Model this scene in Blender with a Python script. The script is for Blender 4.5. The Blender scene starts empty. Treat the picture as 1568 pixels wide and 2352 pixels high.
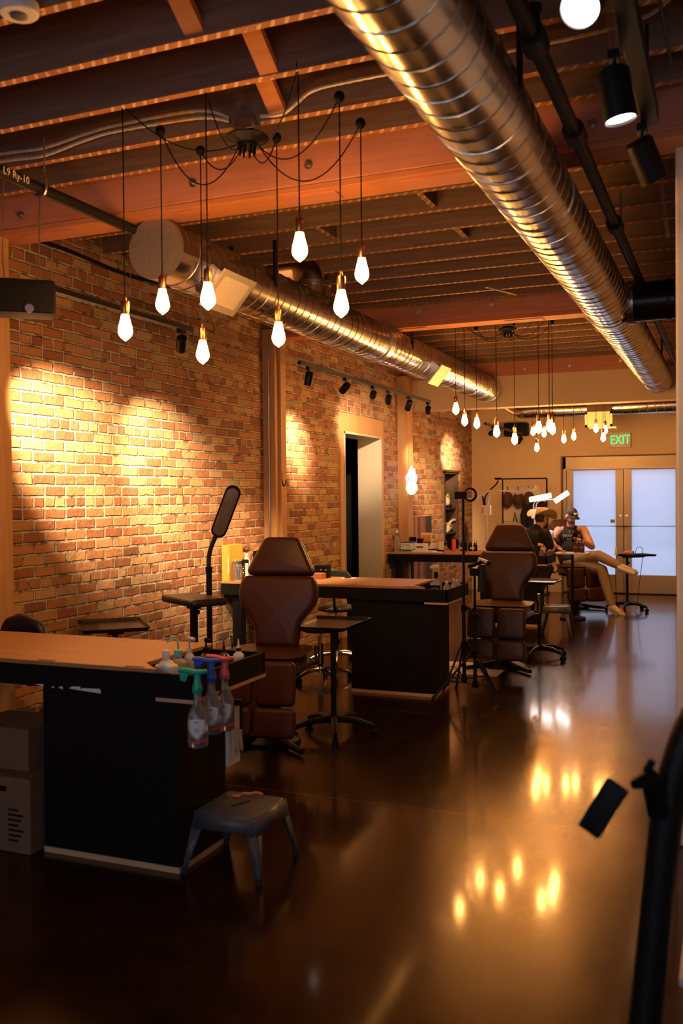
import bpy, math, random
from mathutils import Matrix, Vector, Euler, noise as mnoise
random.seed(7)
PI = math.pi
S = bpy.context.scene
COL = S.collection
def R(d): return math.radians(d)

# ------------------------------------------------------------------ mesh builder
class MB:
    def __init__(s): s.v = []; s.f = []; s.mi = []; s.m = Matrix.Identity(4); s.k = 0
    def at(s, x=0, y=0, z=0, rx=0, ry=0, rz=0):
        s.m = Matrix.Translation((x, y, z)) @ Euler((R(rx), R(ry), R(rz))).to_matrix().to_4x4(); return s
    def add(s, vs, fs):
        b = len(s.v); s.v += [tuple(s.m @ Vector(p)) for p in vs]
        for f in fs: s.f.append([b + i for i in f]); s.mi.append(s.k)
        return s
    def box(s, x0, x1, y0, y1, z0, z1):
        return s.add([(x0,y0,z0),(x1,y0,z0),(x1,y1,z0),(x0,y1,z0),(x0,y0,z1),(x1,y0,z1),(x1,y1,z1),(x0,y1,z1)],
                     [(3,2,1,0),(4,5,6,7),(0,1,5,4),(1,2,6,5),(2,3,7,6),(3,0,4,7)])
    def tube(s, pts, r, n=10, caps=True):
        P = [Vector(p) for p in pts]; N = len(P)
        rr = r if isinstance(r, (list, tuple)) else [r] * N
        t0 = (P[1] - P[0]).normalized()
        u = t0.orthogonal().normalized()
        if abs(t0.z) < .9: u = t0.cross(Vector((0,0,1))).normalized()
        vs = []; 
        for i in range(N):
            t = ((P[min(i+1,N-1)] - P[i]).normalized() + (P[i] - P[max(i-1,0)]).normalized())
            t = t.normalized() if t.length > 1e-6 else t0
            u = (u - t * u.dot(t)).normalized(); w = t.cross(u)
            for k in range(n):
                a = 2*PI*(k + .5)/n
                vs.append(P[i] + rr[i]*(math.cos(a)*u + math.sin(a)*w))
        fs = []
        for i in range(N-1):
            for k in range(n):
                a, b = i*n + k, i*n + (k+1) % n
                fs.append((a, b, b+n, a+n))
        if caps: fs += [tuple(reversed(range(n))), tuple(range((N-1)*n, N*n))]
        return s.add(vs, fs)
    def lathe(s, prof, n=20, capb=True, capt=True):
        vs = []
        for r, z in prof:
            for k in range(n):
                a = 2*PI*k/n; vs.append((r*math.cos(a), r*math.sin(a), z))
        fs = []
        for i in range(len(prof)-1):
            for k in range(n):
                a, b = i*n + k, i*n + (k+1) % n
                fs.append((a, b, b+n, a+n))
        if capb: fs.append(tuple(reversed(range(n))))
        if capt: fs.append(tuple(range((len(prof)-1)*n, len(prof)*n)))
        return s.add(vs, fs)
    def ell(s, c, r, nu=16, nv=10):
        c = Vector(c); vs = []; fs = []
        for j in range(1, nv):
            th = PI*j/nv
            for i in range(nu):
                a = 2*PI*i/nu
                vs.append(c + Vector((r[0]*math.sin(th)*math.cos(a), r[1]*math.sin(th)*math.sin(a), -r[2]*math.cos(th))))
        for j in range(nv-2):
            for i in range(nu):
                a, b = j*nu+i, j*nu+(i+1) % nu
                fs.append((a, b, b+nu, a+nu))
        q = len(vs); vs += [c - Vector((0,0,r[2])), c + Vector((0,0,r[2]))]
        for i in range(nu):
            fs.append((q, (i+1) % nu, i)); fs.append((q+1, (nv-2)*nu+i, (nv-2)*nu+(i+1) % nu))
        return s.add(vs, fs)
    def pad(s, poly, t, r=.02, k=4, puff=0):
        """rounded slab: polygon outline in XY, thickness t along Z, edge radius r"""
        n = len(poly); P = [Vector((p[0], p[1])) for p in poly]
        nor = []
        for i in range(n):
            a = (P[i] - P[i-1]).normalized(); b = (P[(i+1) % n] - P[i]).normalized()
            na = Vector((a.y, -a.x)); nb = Vector((b.y, -b.x)); m = na + nb
            m = m.normalized() if m.length > 1e-6 else na
            nor.append(m / max(.5, m.dot(na)))
        lay = []
        for j in range(k+1):
            a = PI/2*j/k; lay.append((r*(1 - math.sin(a)), r*(1 - math.cos(a))))
        L = lay + [(i, t - z) for i, z in reversed(lay)]
        vs = []
        for ins, z in L:
            for i in range(n):
                q = P[i] - nor[i]*ins; vs.append((q.x, q.y, z))
        fs = []
        for j in range(len(L)-1):
            for i in range(n):
                a, b = j*n+i, j*n+(i+1) % n
                fs.append((a, b, b+n, a+n))
        c = sum((p for p in P), Vector((0,0)))/n
        vs += [(c.x, c.y, -puff), (c.x, c.y, t + puff)]; q = len(vs) - 2; e = (len(L)-1)*n
        for i in range(n):
            fs.append((q, (i+1) % n, i)); fs.append((q+1, e+i, e+(i+1) % n))
        return s.add(vs, fs)
    def prism(s, poly, t):
        n = len(poly)
        return s.add([(p[0],p[1],0) for p in poly] + [(p[0],p[1],t) for p in poly],
                     [tuple(reversed(range(n))), tuple(range(n, 2*n))] + [(i,(i+1)%n,(i+1)%n+n,i+n) for i in range(n)])
    def obj(s, name, mat, parent=None, ang=40, bevel=0, seg=2):
        me = bpy.data.meshes.new(name); me.from_pydata([tuple(p) for p in s.v], [], s.f)
        mats = mat if isinstance(mat, (list, tuple)) else [mat]
        for m in mats: me.materials.append(m)
        for p, k in zip(me.polygons, s.mi): p.material_index = min(k, len(mats)-1); p.use_smooth = True
        me.set_sharp_from_angle(angle=R(ang))
        o = bpy.data.objects.new(name, me); COL.objects.link(o)
        if parent: o.parent = parent
        if bevel:
            b = o.modifiers.new('bevel', 'BEVEL'); b.width = bevel; b.segments = seg; b.limit_method = 'ANGLE'
        return o
def rrect(w, h, r, k=4, cx=0, cy=0):
    out = []
    for sx, sy, a0 in ((1,-1,-90),(1,1,0),(-1,1,90),(-1,-1,180)):
        for i in range(k+1):
            a = R(a0 + 90*i/k); out.append((cx + sx*(w/2-r) + r*math.cos(a), cy + sy*(h/2-r) + r*math.sin(a)))
    return out
def rpoly(pts, r, k=4):
    n = len(pts); out = []
    for i in range(n):
        p = Vector(pts[i]); a = Vector(pts[i-1]) - p; b = Vector(pts[(i+1) % n]) - p
        d = min(r, a.length*.45, b.length*.45); A = p + a.normalized()*d; B = p + b.normalized()*d
        for j in range(k+1):
            t = j/k; q = A*(1-t)**2 + p*2*t*(1-t) + B*t*t; out.append((q.x, q.y))
    return out
def spline(pts, n=8):
    P = [Vector(p) for p in pts]; out = []
    for i in range(len(P)-1):
        p0, p1, p2, p3 = P[max(i-1,0)], P[i], P[i+1], P[min(i+2, len(P)-1)]
        for j in range(n):
            t = j/n
            out.append(.5*((2*p1) + (p2-p0)*t + (2*p0-5*p1+4*p2-p3)*t*t + (3*p1-p0-3*p2+p3)*t**3))
    return out + [P[-1]]
def tag(o, label, cat, group=None, kind=None):
    if label: o['label'] = label
    if cat: o['category'] = cat
    if group: o['group'] = group
    if kind: o['kind'] = kind
    return o
def thing(name, label, cat, loc=(0,0,0), rz=0, group=None):
    o = bpy.data.objects.new(name, None); COL.objects.link(o); o.empty_display_size = .1
    o.location = loc; o.rotation_euler = (0,0,R(rz)); return tag(o, label, cat, group)
def struct(name, m, mat, label=None, parent=None, **kw):
    o = m.obj(name, mat, parent, **kw)
    if not parent:
        o['kind'] = 'structure'
        if label: o['label'] = label
    return o

# ------------------------------------------------------------------ materials
class NT:
    def __init__(s, name):
        s.m = bpy.data.materials.new(name); s.m.use_nodes = True; s.t = s.m.node_tree; s.t.nodes.clear()
        s.out = s.n('ShaderNodeOutputMaterial')
    def n(s, ty, **kw):
        x = s.t.nodes.new(ty)
        for k, v in kw.items():
            if hasattr(x, k): setattr(x, k, v)
            else: x.inputs[k.replace('_', ' ')].default_value = v
        return x
    def l(s, a, b): s.t.links.new(a, b)
    def math(s, op, a, b=None, c=None):
        x = s.n('ShaderNodeMath', operation=op)
        for i, q in enumerate((a, b, c)):
            if q is None: continue
            if isinstance(q, (int, float)): x.inputs[i].default_value = q
            else: s.l(q, x.inputs[i])
        return x.outputs[0]
    def mix(s, f, a, b):
        x = s.n('ShaderNodeMix', data_type='RGBA')
        for i, q in ((0, f), (6, a), (7, b)):
            if isinstance(q, (int, float)): x.inputs[i].default_value = q
            elif isinstance(q, tuple): x.inputs[i].default_value = (*q, 1) if len(q) == 3 else q
            else: s.l(q, x.inputs[i])
        return x.outputs[2]
    def coord(s, scale=(1,1,1)):
        tc = s.n('ShaderNodeTexCoord'); mp = s.n('ShaderNodeMapping'); mp.inputs['Scale'].default_value = scale
        s.l(tc.outputs['Object'], mp.inputs['Vector']); return mp.outputs[0]
    def noise(s, vec, scale, detail=4, rough=.6):
        x = s.n('ShaderNodeTexNoise'); x.inputs['Scale'].default_value = scale; x.inputs['Detail'].default_value = detail; x.inputs['Roughness'].default_value = rough
        s.l(vec, x.inputs['Vector']); return x.outputs[0]
    def ramp(s, f, stops):
        x = s.n('ShaderNodeValToRGB'); e = x.color_ramp.elements
        while len(e) < len(stops): e.new(.5)
        for q, (p, c) in zip(e, stops): q.position = p; q.color = (*c, 1)
        s.l(f, x.inputs[0]); return x.outputs[0]
    def bump(s, h, st, dist=.01):
        x = s.n('ShaderNodeBump'); x.inputs['Strength'].default_value = st; x.inputs['Distance'].default_value = dist
        s.l(h, x.inputs['Height']); return x.outputs[0]
    def bsdf(s, color, rough=.5, metal=0, normal=None, **kw):
        b = s.n('ShaderNodeBsdfPrincipled')
        for k, v in (('Base Color', color), ('Roughness', rough), ('Metallic', metal)):
            if isinstance(v, tuple): b.inputs[k].default_value = (*v, 1)
            elif isinstance(v, (int, float)): b.inputs[k].default_value = v
            else: s.l(v, b.inputs[k])
        for k, v in kw.items(): b.inputs[k.replace('_', ' ')].default_value = v
        if normal: s.l(normal, b.inputs['Normal'])
        s.l(b.outputs[0], s.out.inputs[0]); return b
def plain(name, c, rough=.5, metal=0, var=.15, scale=30, bump=0, **kw):
    t = NT(name); v = t.coord(); f = t.noise(v, scale)
    lo = tuple(x*(1-var) for x in c); hi = tuple(min(1, x*(1+var)) for x in c)
    col = t.ramp(f, [(.3, lo), (.7, hi)])
    t.bsdf(col, rough, metal, t.bump(f, bump) if bump else None, **kw); return t.m
def wood(name, c1, c2, axis=0, rough=.65, scale=5, bump=.15):
    t = NT(name); sc = [14, 14, 14]; sc[axis] = .8
    v = t.coord(tuple(sc)); f = t.noise(v, scale*.4, 6, .7); g = t.noise(t.coord(), 1.3, 3)
    f2 = t.math('ADD', t.math('MULTIPLY', f, .7), t.math('MULTIPLY', g, .3))
    t.bsdf(t.ramp(f2, [(.3, c1), (.65, c2)]), rough, 0, t.bump(f, bump)); return t.m
def glow(name, c, st):
    t = NT(name); e = t.n('ShaderNodeEmission'); e.inputs[0].default_value = (*c, 1); e.inputs[1].default_value = st
    t.l(e.outputs[0], t.out.inputs[0]); return t.m
def glass(name, c=(1,1,1), rough=.02, tr=1.0):
    t = NT(name); b = t.bsdf(c, rough, 0, None, Transmission_Weight=tr, IOR=1.45); return t.m

def brick_mat():
    t = NT('brick'); tc = t.n('ShaderNodeTexCoord'); sp = t.n('ShaderNodeSeparateXYZ'); t.l(tc.outputs['Object'], sp.inputs[0])
    cb = t.n('ShaderNodeCombineXYZ'); t.l(sp.outputs[1], cb.inputs[0]); t.l(sp.outputs[2], cb.inputs[1])
    nz = t.n('ShaderNodeTexNoise'); nz.inputs['Scale'].default_value = 5.5; nz.inputs['Detail'].default_value = 4; t.l(tc.outputs['Object'], nz.inputs['Vector'])
    sub = t.n('ShaderNodeVectorMath', operation='SUBTRACT'); t.l(nz.outputs['Color'], sub.inputs[0]); sub.inputs[1].default_value = (.5,.5,.5)
    sc = t.n('ShaderNodeVectorMath', operation='MULTIPLY'); t.l(sub.outputs[0], sc.inputs[0]); sc.inputs[1].default_value = (.020,.017,0)
    n2 = t.n('ShaderNodeTexNoise'); n2.inputs['Scale'].default_value = 26; n2.inputs['Detail'].default_value = 3; t.l(tc.outputs['Object'], n2.inputs['Vector'])
    s2 = t.n('ShaderNodeVectorMath', operation='MULTIPLY_ADD'); t.l(n2.outputs['Color'], s2.inputs[0]); s2.inputs[1].default_value = (.014,.014,0); t.l(sc.outputs[0], s2.inputs[2])
    ad = t.n('ShaderNodeVectorMath', operation='ADD'); t.l(cb.outputs[0], ad.inputs[0]); t.l(s2.outputs[0], ad.inputs[1])
    def bt(off):
        b = t.n('ShaderNodeTexBrick'); b.offset = .5; b.squash = .5; b.squash_frequency = 7
        b.inputs['Color1'].default_value = (0,0,0,1); b.inputs['Color2'].default_value = (1,1,1,1); b.inputs['Mortar'].default_value = (.5,.5,.5,1)
        b.inputs['Scale'].default_value = 1; b.inputs['Mortar Size'].default_value = .0115; b.inputs['Mortar Smooth'].default_value = .5
        b.inputs['Brick Width'].default_value = .215; b.inputs['Row Height'].default_value = .0765; b.inputs['Bias'].default_value = 0
        t.l(ad.outputs[0], b.inputs['Vector']); return b
    b = bt(0)
    tone = t.ramp(b.outputs['Color'], [(0, (.13,.042,.020)), (.18, (.29,.095,.036)), (.45, (.42,.165,.060)), (.7, (.54,.25,.095)), (.86, (.64,.42,.17)), (1, (.34,.28,.15))])
    fine = t.noise(tc.outputs['Object'], 38, 6, .75)
    tone = t.mix(t.math('MULTIPLY', fine, .55), tone, t.mix(.5, tone, (.7,.36,.17)))
    big = t.noise(tc.outputs['Object'], 2.2, 3)
    tone = t.mix(t.math('MULTIPLY', big, .35), tone, (.38,.13,.045))
    m_noise = t.noise(tc.outputs['Object'], 14, 3)
    mort = t.ramp(m_noise, [(.35, (.16,.10,.06)), (.5, (.52,.42,.30)), (.8, (.68,.58,.44))])
    col = t.mix(b.outputs['Fac'], tone, mort)
    h = t.math('SUBTRACT', t.math('MULTIPLY', fine, .25), b.outputs['Fac'])
    h = t.math('ADD', h, t.math('MULTIPLY', b.outputs['Color'], .35))
    h = t.math('ADD', h, t.math('MULTIPLY', t.noise(tc.outputs['Object'], 11, 4), .6)); t.bsdf(col, .9, 0, t.bump(h, 1.0, .032)); return t.m
def joist_mat():
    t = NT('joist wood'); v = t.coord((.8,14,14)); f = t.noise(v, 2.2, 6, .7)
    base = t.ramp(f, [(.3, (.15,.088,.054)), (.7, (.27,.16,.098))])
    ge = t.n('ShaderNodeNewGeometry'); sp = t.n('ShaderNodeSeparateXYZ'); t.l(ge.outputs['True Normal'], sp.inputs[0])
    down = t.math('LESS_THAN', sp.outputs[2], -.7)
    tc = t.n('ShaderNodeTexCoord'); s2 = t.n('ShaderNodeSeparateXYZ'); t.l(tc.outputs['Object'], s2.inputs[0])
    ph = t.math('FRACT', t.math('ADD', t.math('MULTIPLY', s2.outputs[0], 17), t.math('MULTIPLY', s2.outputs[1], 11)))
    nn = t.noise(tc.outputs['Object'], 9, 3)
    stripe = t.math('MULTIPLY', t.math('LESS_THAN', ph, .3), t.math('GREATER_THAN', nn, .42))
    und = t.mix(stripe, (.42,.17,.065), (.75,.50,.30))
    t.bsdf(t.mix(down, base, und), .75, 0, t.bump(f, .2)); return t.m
def duct_mat():
    t = NT('galvanised steel'); v = t.coord((40,1.5,40)); f = t.noise(v, 2, 4); g = t.noise(t.coord(), 6, 4)
    col = t.ramp(g, [(.3, (.60,.53,.43)), (.7, (.74,.67,.56))])
    r = t.math('ADD', t.math('MULTIPLY', f, .05), .20)
    t.bsdf(col, r, 1.0, t.bump(t.noise(t.coord((3,.6,3)), 1.5, 2), .12, .02)); return t.m
def floor_mat():
    t = NT('polished concrete'); v = t.coord(); f = t.noise(v, 1.1, 6, .65); g = t.noise(v, 7, 6, .6); m = t.noise(v, 190, 2, .5)
    mx = t.math('ADD', t.math('MULTIPLY', f, .6), t.math('MULTIPLY', g, .4))
    col = t.ramp(mx, [(.35, (.008,.0035,.0012)), (.55, (.018,.0075,.0025)), (.7, (.036,.015,.005))])
    hh = t.math('ADD', t.math('MULTIPLY', m, .35), t.math('MULTIPLY', t.noise(v, 5, 3), .5))
    sp = t.n('ShaderNodeSeparateXYZ'); t.l(v, sp.inputs[0]); wob = t.math('MULTIPLY', t.noise(v, 3, 3), .03); joint = None
    for yy in (1.2, 4.74, 6.84, 9.6, 12.4):
        q = t.math('LESS_THAN', t.math('ABSOLUTE', t.math('SUBTRACT', t.math('ADD', sp.outputs[1], wob), yy+.015)), .0028); joint = q if joint is None else t.math('MAXIMUM', joint, q)
    col = t.mix(joint, col, (.16,.11,.06)); hh = t.math('SUBTRACT', hh, t.math('MULTIPLY', joint, .8))
    r = t.math('ADD', t.math('MULTIPLY', g, .14), .13)
    t.bsdf(col, r, 0, t.bump(hh, .26, .006), Specular_IOR_Level=.26, Specular_Tint=(1,.66,.34,1), Coat_Weight=.42, Coat_Roughness=.09, Coat_IOR=1.45, Coat_Tint=(1,.66,.34,1))
    return t.m
M = {}
M['brick'] = brick_mat(); M['joist'] = joist_mat(); M['duct'] = duct_mat(); M['floor'] = floor_mat()
M['beam'] = wood('glulam beam', (.48,.17,.09), (.66,.27,.15), 0)
M['beamlow'] = wood('beam patch', (.50,.17,.06), (.70,.27,.09), 0)
M['post'] = wood('post wood', (.40,.19,.07), (.60,.33,.13), 2)
M['deckwood'] = wood('subfloor boards', (.10,.05,.03), (.16,.085,.05), 1)
M['dry'] = plain('drywall paint', (.76,.58,.37), .85, bump=.04, scale=90, var=.05)
M['dryd'] = plain('grey drywall', (.70,.62,.56), .85, bump=.04, scale=90, var=.05)
M['reveal'] = plain('reveal paint', (.58,.52,.42), .8, var=.05, bump=.05, scale=120)
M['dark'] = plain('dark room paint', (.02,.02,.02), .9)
M['casing'] = wood('door casing', (.45,.23,.08), (.62,.36,.15), 2)
M['doorm'] = plain('bronze door metal', (.42,.33,.22), .42, .35, .06)
M['ply'] = wood('plywood edge', (.55,.34,.16), (.72,.50,.28), 0)
M['top'] = wood('maple worktop', (.40,.185,.065), (.52,.27,.10), 0, .45, bump=.03)
M['blk'] = plain('black paint', (.0035,.0035,.0035), .6, var=.3, Specular_IOR_Level=.2)
M['blkmet'] = plain('black metal', (.005,.005,.005), .42, 0, .2, Specular_IOR_Level=.24)
M['blkpl'] = plain('black plastic', (.004,.004,.004), .55, 0, .2, Specular_IOR_Level=.15)
M['rub'] = plain('black rubber', (.012,.012,.013), .7)
M['leather'] = plain('brown leather', (.066,.021,.0075), .38, 0, .22, 60, .10, Specular_IOR_Level=.32)
M['leath2'] = plain('dark piping leather', (.05,.018,.010), .4)
M['vinyl'] = plain('black vinyl', (.02,.018,.016), .38, 0, .2, 60, .08)
M['chrome'] = plain('chrome', (.75,.74,.72), .12, 1, .03)
M['steel'] = plain('steel', (.55,.53,.50), .3, 1, .08)
M['grey'] = plain('grey enamel', (.085,.09,.105), .42, .1, .08)
M['armour'] = plain('armoured cable steel', (.62,.56,.48), .4, .25, .1)
M['copper'] = plain('antique copper', (.42,.19,.09), .28, 1, .15)
M['white'] = plain('white plastic', (.78,.75,.70), .4, 0, .04)
M['cream'] = plain('cream enamel', (.80,.72,.55), .45, 0, .04)
M['paper'] = plain('paper', (.80,.78,.74), .8, 0, .04)
M['card'] = plain('cardboard', (.20,.115,.06), .85, 0, .1)
M['teal'] = plain('teal plastic', (.25,.62,.62), .35)
M['green'] = plain('green trigger', (.0,.42,.27), .3)
M['blue'] = plain('blue trigger', (.015,.10,.55), .3)
M['pink'] = plain('coral trigger', (.85,.12,.16), .3)
M['yellow'] = plain('yellow paint', (.78,.36,.05), .5)
M['red'] = plain('red print', (.70,.05,.06), .35)
M['orange'] = plain('orange print', (.80,.25,.05), .5)
M['olive'] = plain('olive vinyl', (.05,.06,.035), .45)
M['greenp'] = plain('green print', (.08,.40,.10), .6)
M['navy'] = plain('navy print', (.05,.08,.25), .6)
M['skull'] = plain('bone', (.68,.58,.40), .7, 0, .12)
M['amber'] = plain('amber bottle', (.11,.035,.008), .12, 0, .1)
M['pipe'] = plain('black iron pipe', (.006,.005,.0045), .5, 0, .3, Specular_IOR_Level=.3)
M['skin'] = plain('skin', (.60,.30,.19), .5, 0, .06, 25, .03, Subsurface_Weight=.08)
M['khaki'] = plain('khaki cloth', (.34,.24,.13), .85, 0, .08, 70, .1)
M['cloth'] = plain('black cloth', (.012,.012,.013), .85, 0, .2, 70, .1)
M['felt'] = plain('tan felt', (.62,.42,.24), .9, 0, .06, 60, .05)
M['brownfelt'] = plain('brown felt', (.10,.05,.03), .9, 0, .15)
M['hair'] = plain('brown hair', (.06,.03,.015), .6, 0, .3)
M['beard'] = plain('beard', (.18,.08,.04), .8, 0, .3)
M['rust'] = plain('rust sock', (.45,.10,.05), .9)
M['shoe'] = plain('beige canvas', (.62,.50,.36), .8)
M['glass'] = glass('clear glass', (.95,.95,.95), .03, .86); M['clearp'] = glass('clear plastic', (.85,.86,.82), .18, .55)
M['bulb'] = None
M['wire'] = plain('copper wire', (.55,.33,.16), .45, .5)
M['dkwood'] = wood('stained niche wood', (.035,.016,.007), (.075,.036,.016), 2)
M['walnut'] = wood('brown panel', (.12,.055,.025), (.20,.10,.045), 2)
WARM = (1.0, .50, .15)
def bulb_mat(k=1.0):
    t = NT('glowing bulb'); tc = t.n('ShaderNodeTexCoord'); sp = t.n('ShaderNodeSeparateXYZ'); t.l(tc.outputs['Object'], sp.inputs[0])
    f = t.math('MULTIPLY', t.math('ADD', sp.outputs[2], .0), -8.0)       # 0 at the neck, 1 at the tip
    st = t.ramp(f, [(.03, (.03,.03,.03)), (.25, (.9,.9,.9)), (.9, (1,1,1))])
    e = t.n('ShaderNodeEmission'); e.inputs[0].default_value = (1, .44, .105, 1)
    t.l(t.math('MULTIPLY', st, BULB*k), e.inputs[1]); t.l(e.outputs[0], t.out.inputs[0]); return t.m
BULB = 190.0
M['bulb'] = bulb_mat(); M['bulb_bright'] = bulb_mat(1.4)
M['face'] = glow('lamp face', (1, .84, .62), 60)
M['faceR'] = glow('cool lamp face', (1, .93, .82), 14)
M['led'] = glow('led tube', (.95, .95, 1), 30)
M['exit'] = glow('exit letters', (.02, 1.0, .22), 1.7)
M['neonp'] = glow('pink neon', (1.0, .45, .95), 7)
M['neong'] = glow('green neon', (.45, 1.0, .60), 7)

# ------------------------------------------------------------------ camera
cam = bpy.data.cameras.new('camera'); co = bpy.data.objects.new('camera', cam); COL.objects.link(co)
yaw, pit, rol = 3.94518567e-01, -1.64999874e-02, -9.45445263e-03
F = Vector((-math.sin(yaw)*math.cos(pit), math.cos(yaw)*math.cos(pit), math.sin(pit)))
r0 = Vector((math.cos(yaw), math.sin(yaw), 0)); u0 = r0.cross(F)
rr = math.cos(rol)*r0 + math.sin(rol)*u0; uu = -math.sin(rol)*r0 + math.cos(rol)*u0
co.matrix_world = Matrix(((rr.x, uu.x, -F.x, 0), (rr.y, uu.y, -F.y, 0), (rr.z, uu.z, -F.z, 1.66), (0,0,0,1)))
cam.sensor_fit = 'HORIZONTAL'; cam.sensor_width = 24; cam.lens = 2160.2/1568*24; cam.clip_start = .05; cam.clip_end = 200
cam.dof.use_dof = True; cam.dof.focus_distance = 8.0; cam.dof.aperture_fstop = 2.8
S.camera = co

# ------------------------------------------------------------------ shell
WX, D, CZ = -4.25, 16.2, 3.75
struct('floor', MB().box(-7.2, 2.6, -2.3, 17.2, -.2, 0), M['floor'])
struct('ceiling', MB().box(-7.2, 2.6, -2.3, 17.2, CZ, CZ+.2), M['deckwood'])
m = MB(); X0 = WX - .29
for y0, y1, z0, z1 in ((-2.1, 10.26, 0, CZ), (10.26, 11.53, 2.43, CZ), (11.53, 14.44, 0, CZ), (14.44, 15.23, 0, .88), (14.44, 15.23, 2.04, CZ), (15.23, D+.2, 0, CZ)):
    m.box(X0, WX, y0, y1, z0, z1)
m.box(X0-.06, X0, 14.2, 15.5, .6, 2.3)
struct('wall_left', m, M['brick'])
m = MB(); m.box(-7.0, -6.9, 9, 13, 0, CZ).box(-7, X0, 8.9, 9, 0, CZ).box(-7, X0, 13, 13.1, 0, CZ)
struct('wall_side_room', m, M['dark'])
# back wall with the glazed double door
DX0, DX1, DH = -2.665, -.70, 2.285
m = MB().box(X0, DX0, D, D+.2, 0, CZ).box(DX1, 2.5, D, D+.2, 0, CZ).box(DX0, DX1, D, D+.2, DH, CZ)
struct('wall_back', m, M['dry'])
struct('wall_right', MB().box(1.7, 1.9, -2.1, D+.2, 0, CZ), M['dryd'])
struct('wall_partition', MB().box(-.245, 1.7, 4.66, 4.80, .0, 3.335), M['dryd'], bevel=.012)
# street-side wall behind the photographer, with its window
m = MB().box(X0, -3.6, -2.1, -1.9, 0, CZ).box(1.2, 1.9, -2.1, -1.9, 0, CZ).box(-3.6, 1.2, -2.1, -1.9, 0, .7).box(-3.6, 1.2, -2.1, -1.9, 2.9, CZ)
struct('wall_front', m, M['dry'])
m = MB().box(-3.6, 1.2, -2.05, -1.98, .7, .78).box(-3.6, 1.2, -2.05, -1.98, 2.82, 2.9)
for x in (-3.6, -2.03, -.43, 1.12): m.box(x, x+.08, -2.05, -1.98, .78, 2.82)
struct('window_1', m, M['doorm'])
# bulkhead of beige drywall under the third beam
struct('wall_bulkhead', MB().box(WX, 1.7, 12.70, 12.95, 2.86, 3.28), M['dry'])
# doorway trims
m = MB()
m.box(WX-.005, WX+.025, 10.14, 10.255, 0, 2.43).box(WX-.005, WX+.025, 11.535, 11.61, 0, 2.43).box(WX-.005, WX+.022, 10.14, 11.61, 2.43, 2.645)
struct('trim_1', m, M['casing'], bevel=.004)
m = MB().box(X0-.01, WX+.03, 11.505, 11.53, 0, 2.43).box(X0-.01, WX+.03, 10.26, 10.275, 0, 2.43).box(X0-.01, WX+.03, 10.26, 11.53, 2.405, 2.43)
struct('trim_2', m, M['reveal'])
# timber posts along the brick wall
def post(y0, y1, xf, conduit=False):
    p = MB().box(WX-.02, xf, y0, y1, 0, 3.3).obj('timber_post', M['post'], bevel=.006); p['kind'] = 'structure'
    if conduit:
        c = MB(); c.tube([(xf-.06, y0-.012, 0), (xf-.06, y0-.012, 3.25)], .009); c.obj('conduit', M['steel'], p)
        c = MB(); 
        for y in (8.30,): c.box(xf-.001, xf+.03, y, y+.012, 0, 3.25)
        c.obj('edge_board', M['post'], p)
    return p
post(4.36, 4.60, -4.12); post(8.23, 8.48, -4.12, True); post(12.24, 12.48, -4.11)
# glulam beams with bolts
def beam(y0, y1, z0, x1=1.7, bolts=()):
    b = MB().box(WX-.02, x1, y0, y1, z0, CZ).obj('ceiling_beam', M['beam'], bevel=.008); b['kind'] = 'structure'
    b2 = MB(); b2.box(WX, x1, y0+.001, y1-.001, z0-.035, z0); b2.obj('bottom_flange', M['beamlow'], b, bevel=.004)
    random.seed(int(y0*10)); x = -4.0
    pch = MB()
    while x < x1-.5:
        w = random.uniform(.3, .55); pch.box(x, x+w, y0+.05, y1-.05, z0-.041, z0-.034); x += w + random.uniform(.35, .8)
    pch.obj('recessed_plate', M['beam'], b)
    for bx, bz in bolts:
        q = MB().at(bx, y0-.001, bz, rx=90); q.lathe([(.0,0),(.024,0),(.024,.005),(.012,.006),(.012,.022),(.0,.022)], 10, False, False); q.obj('bolt', M['steel'], b)
    return b
beam(4.52, 4.74, 3.30, bolts=[(-3.95,3.37),(-3.55,3.38),(-2.75,3.40),(-2.05,3.40),(-1.3,3.43),(-.6,3.38),(.2,3.4)])
beam(8.55, 8.77, 3.30, bolts=[(-3.6,3.40),(-2.75,3.41),(-2.05,3.42),(-1.32,3.43),(-.4,3.42)])
beam(12.70, 12.92, 3.28, bolts=[(-3.3,3.38),(-2.6,3.36),(-2.0,3.37),(-1.35,3.40),(-.5,3.4)])
# joists
JY = [-1.4,-.55,.3,.7,1.12,1.53,1.95,2.36,2.78,3.19,3.61,4.02,4.36] + [5.30,5.72,6.11,6.50,6.90,7.30,7.70,8.10,8.42] + [9.25,9.68,10.08,10.48,10.88,11.28,11.68,12.08,12.5] + [13.4,13.8,14.2,14.6,15.0,15.4,15.8]
JP = {}
for y in JY:
    d = .004*math.sin(y*9)
    o = MB().box(WX-.02, 1.7, y, y+.045, 3.45+d, CZ).obj('ceiling_joist', M['joist'], bevel=.003); o['kind'] = 'structure'; JP[y] = o
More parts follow.
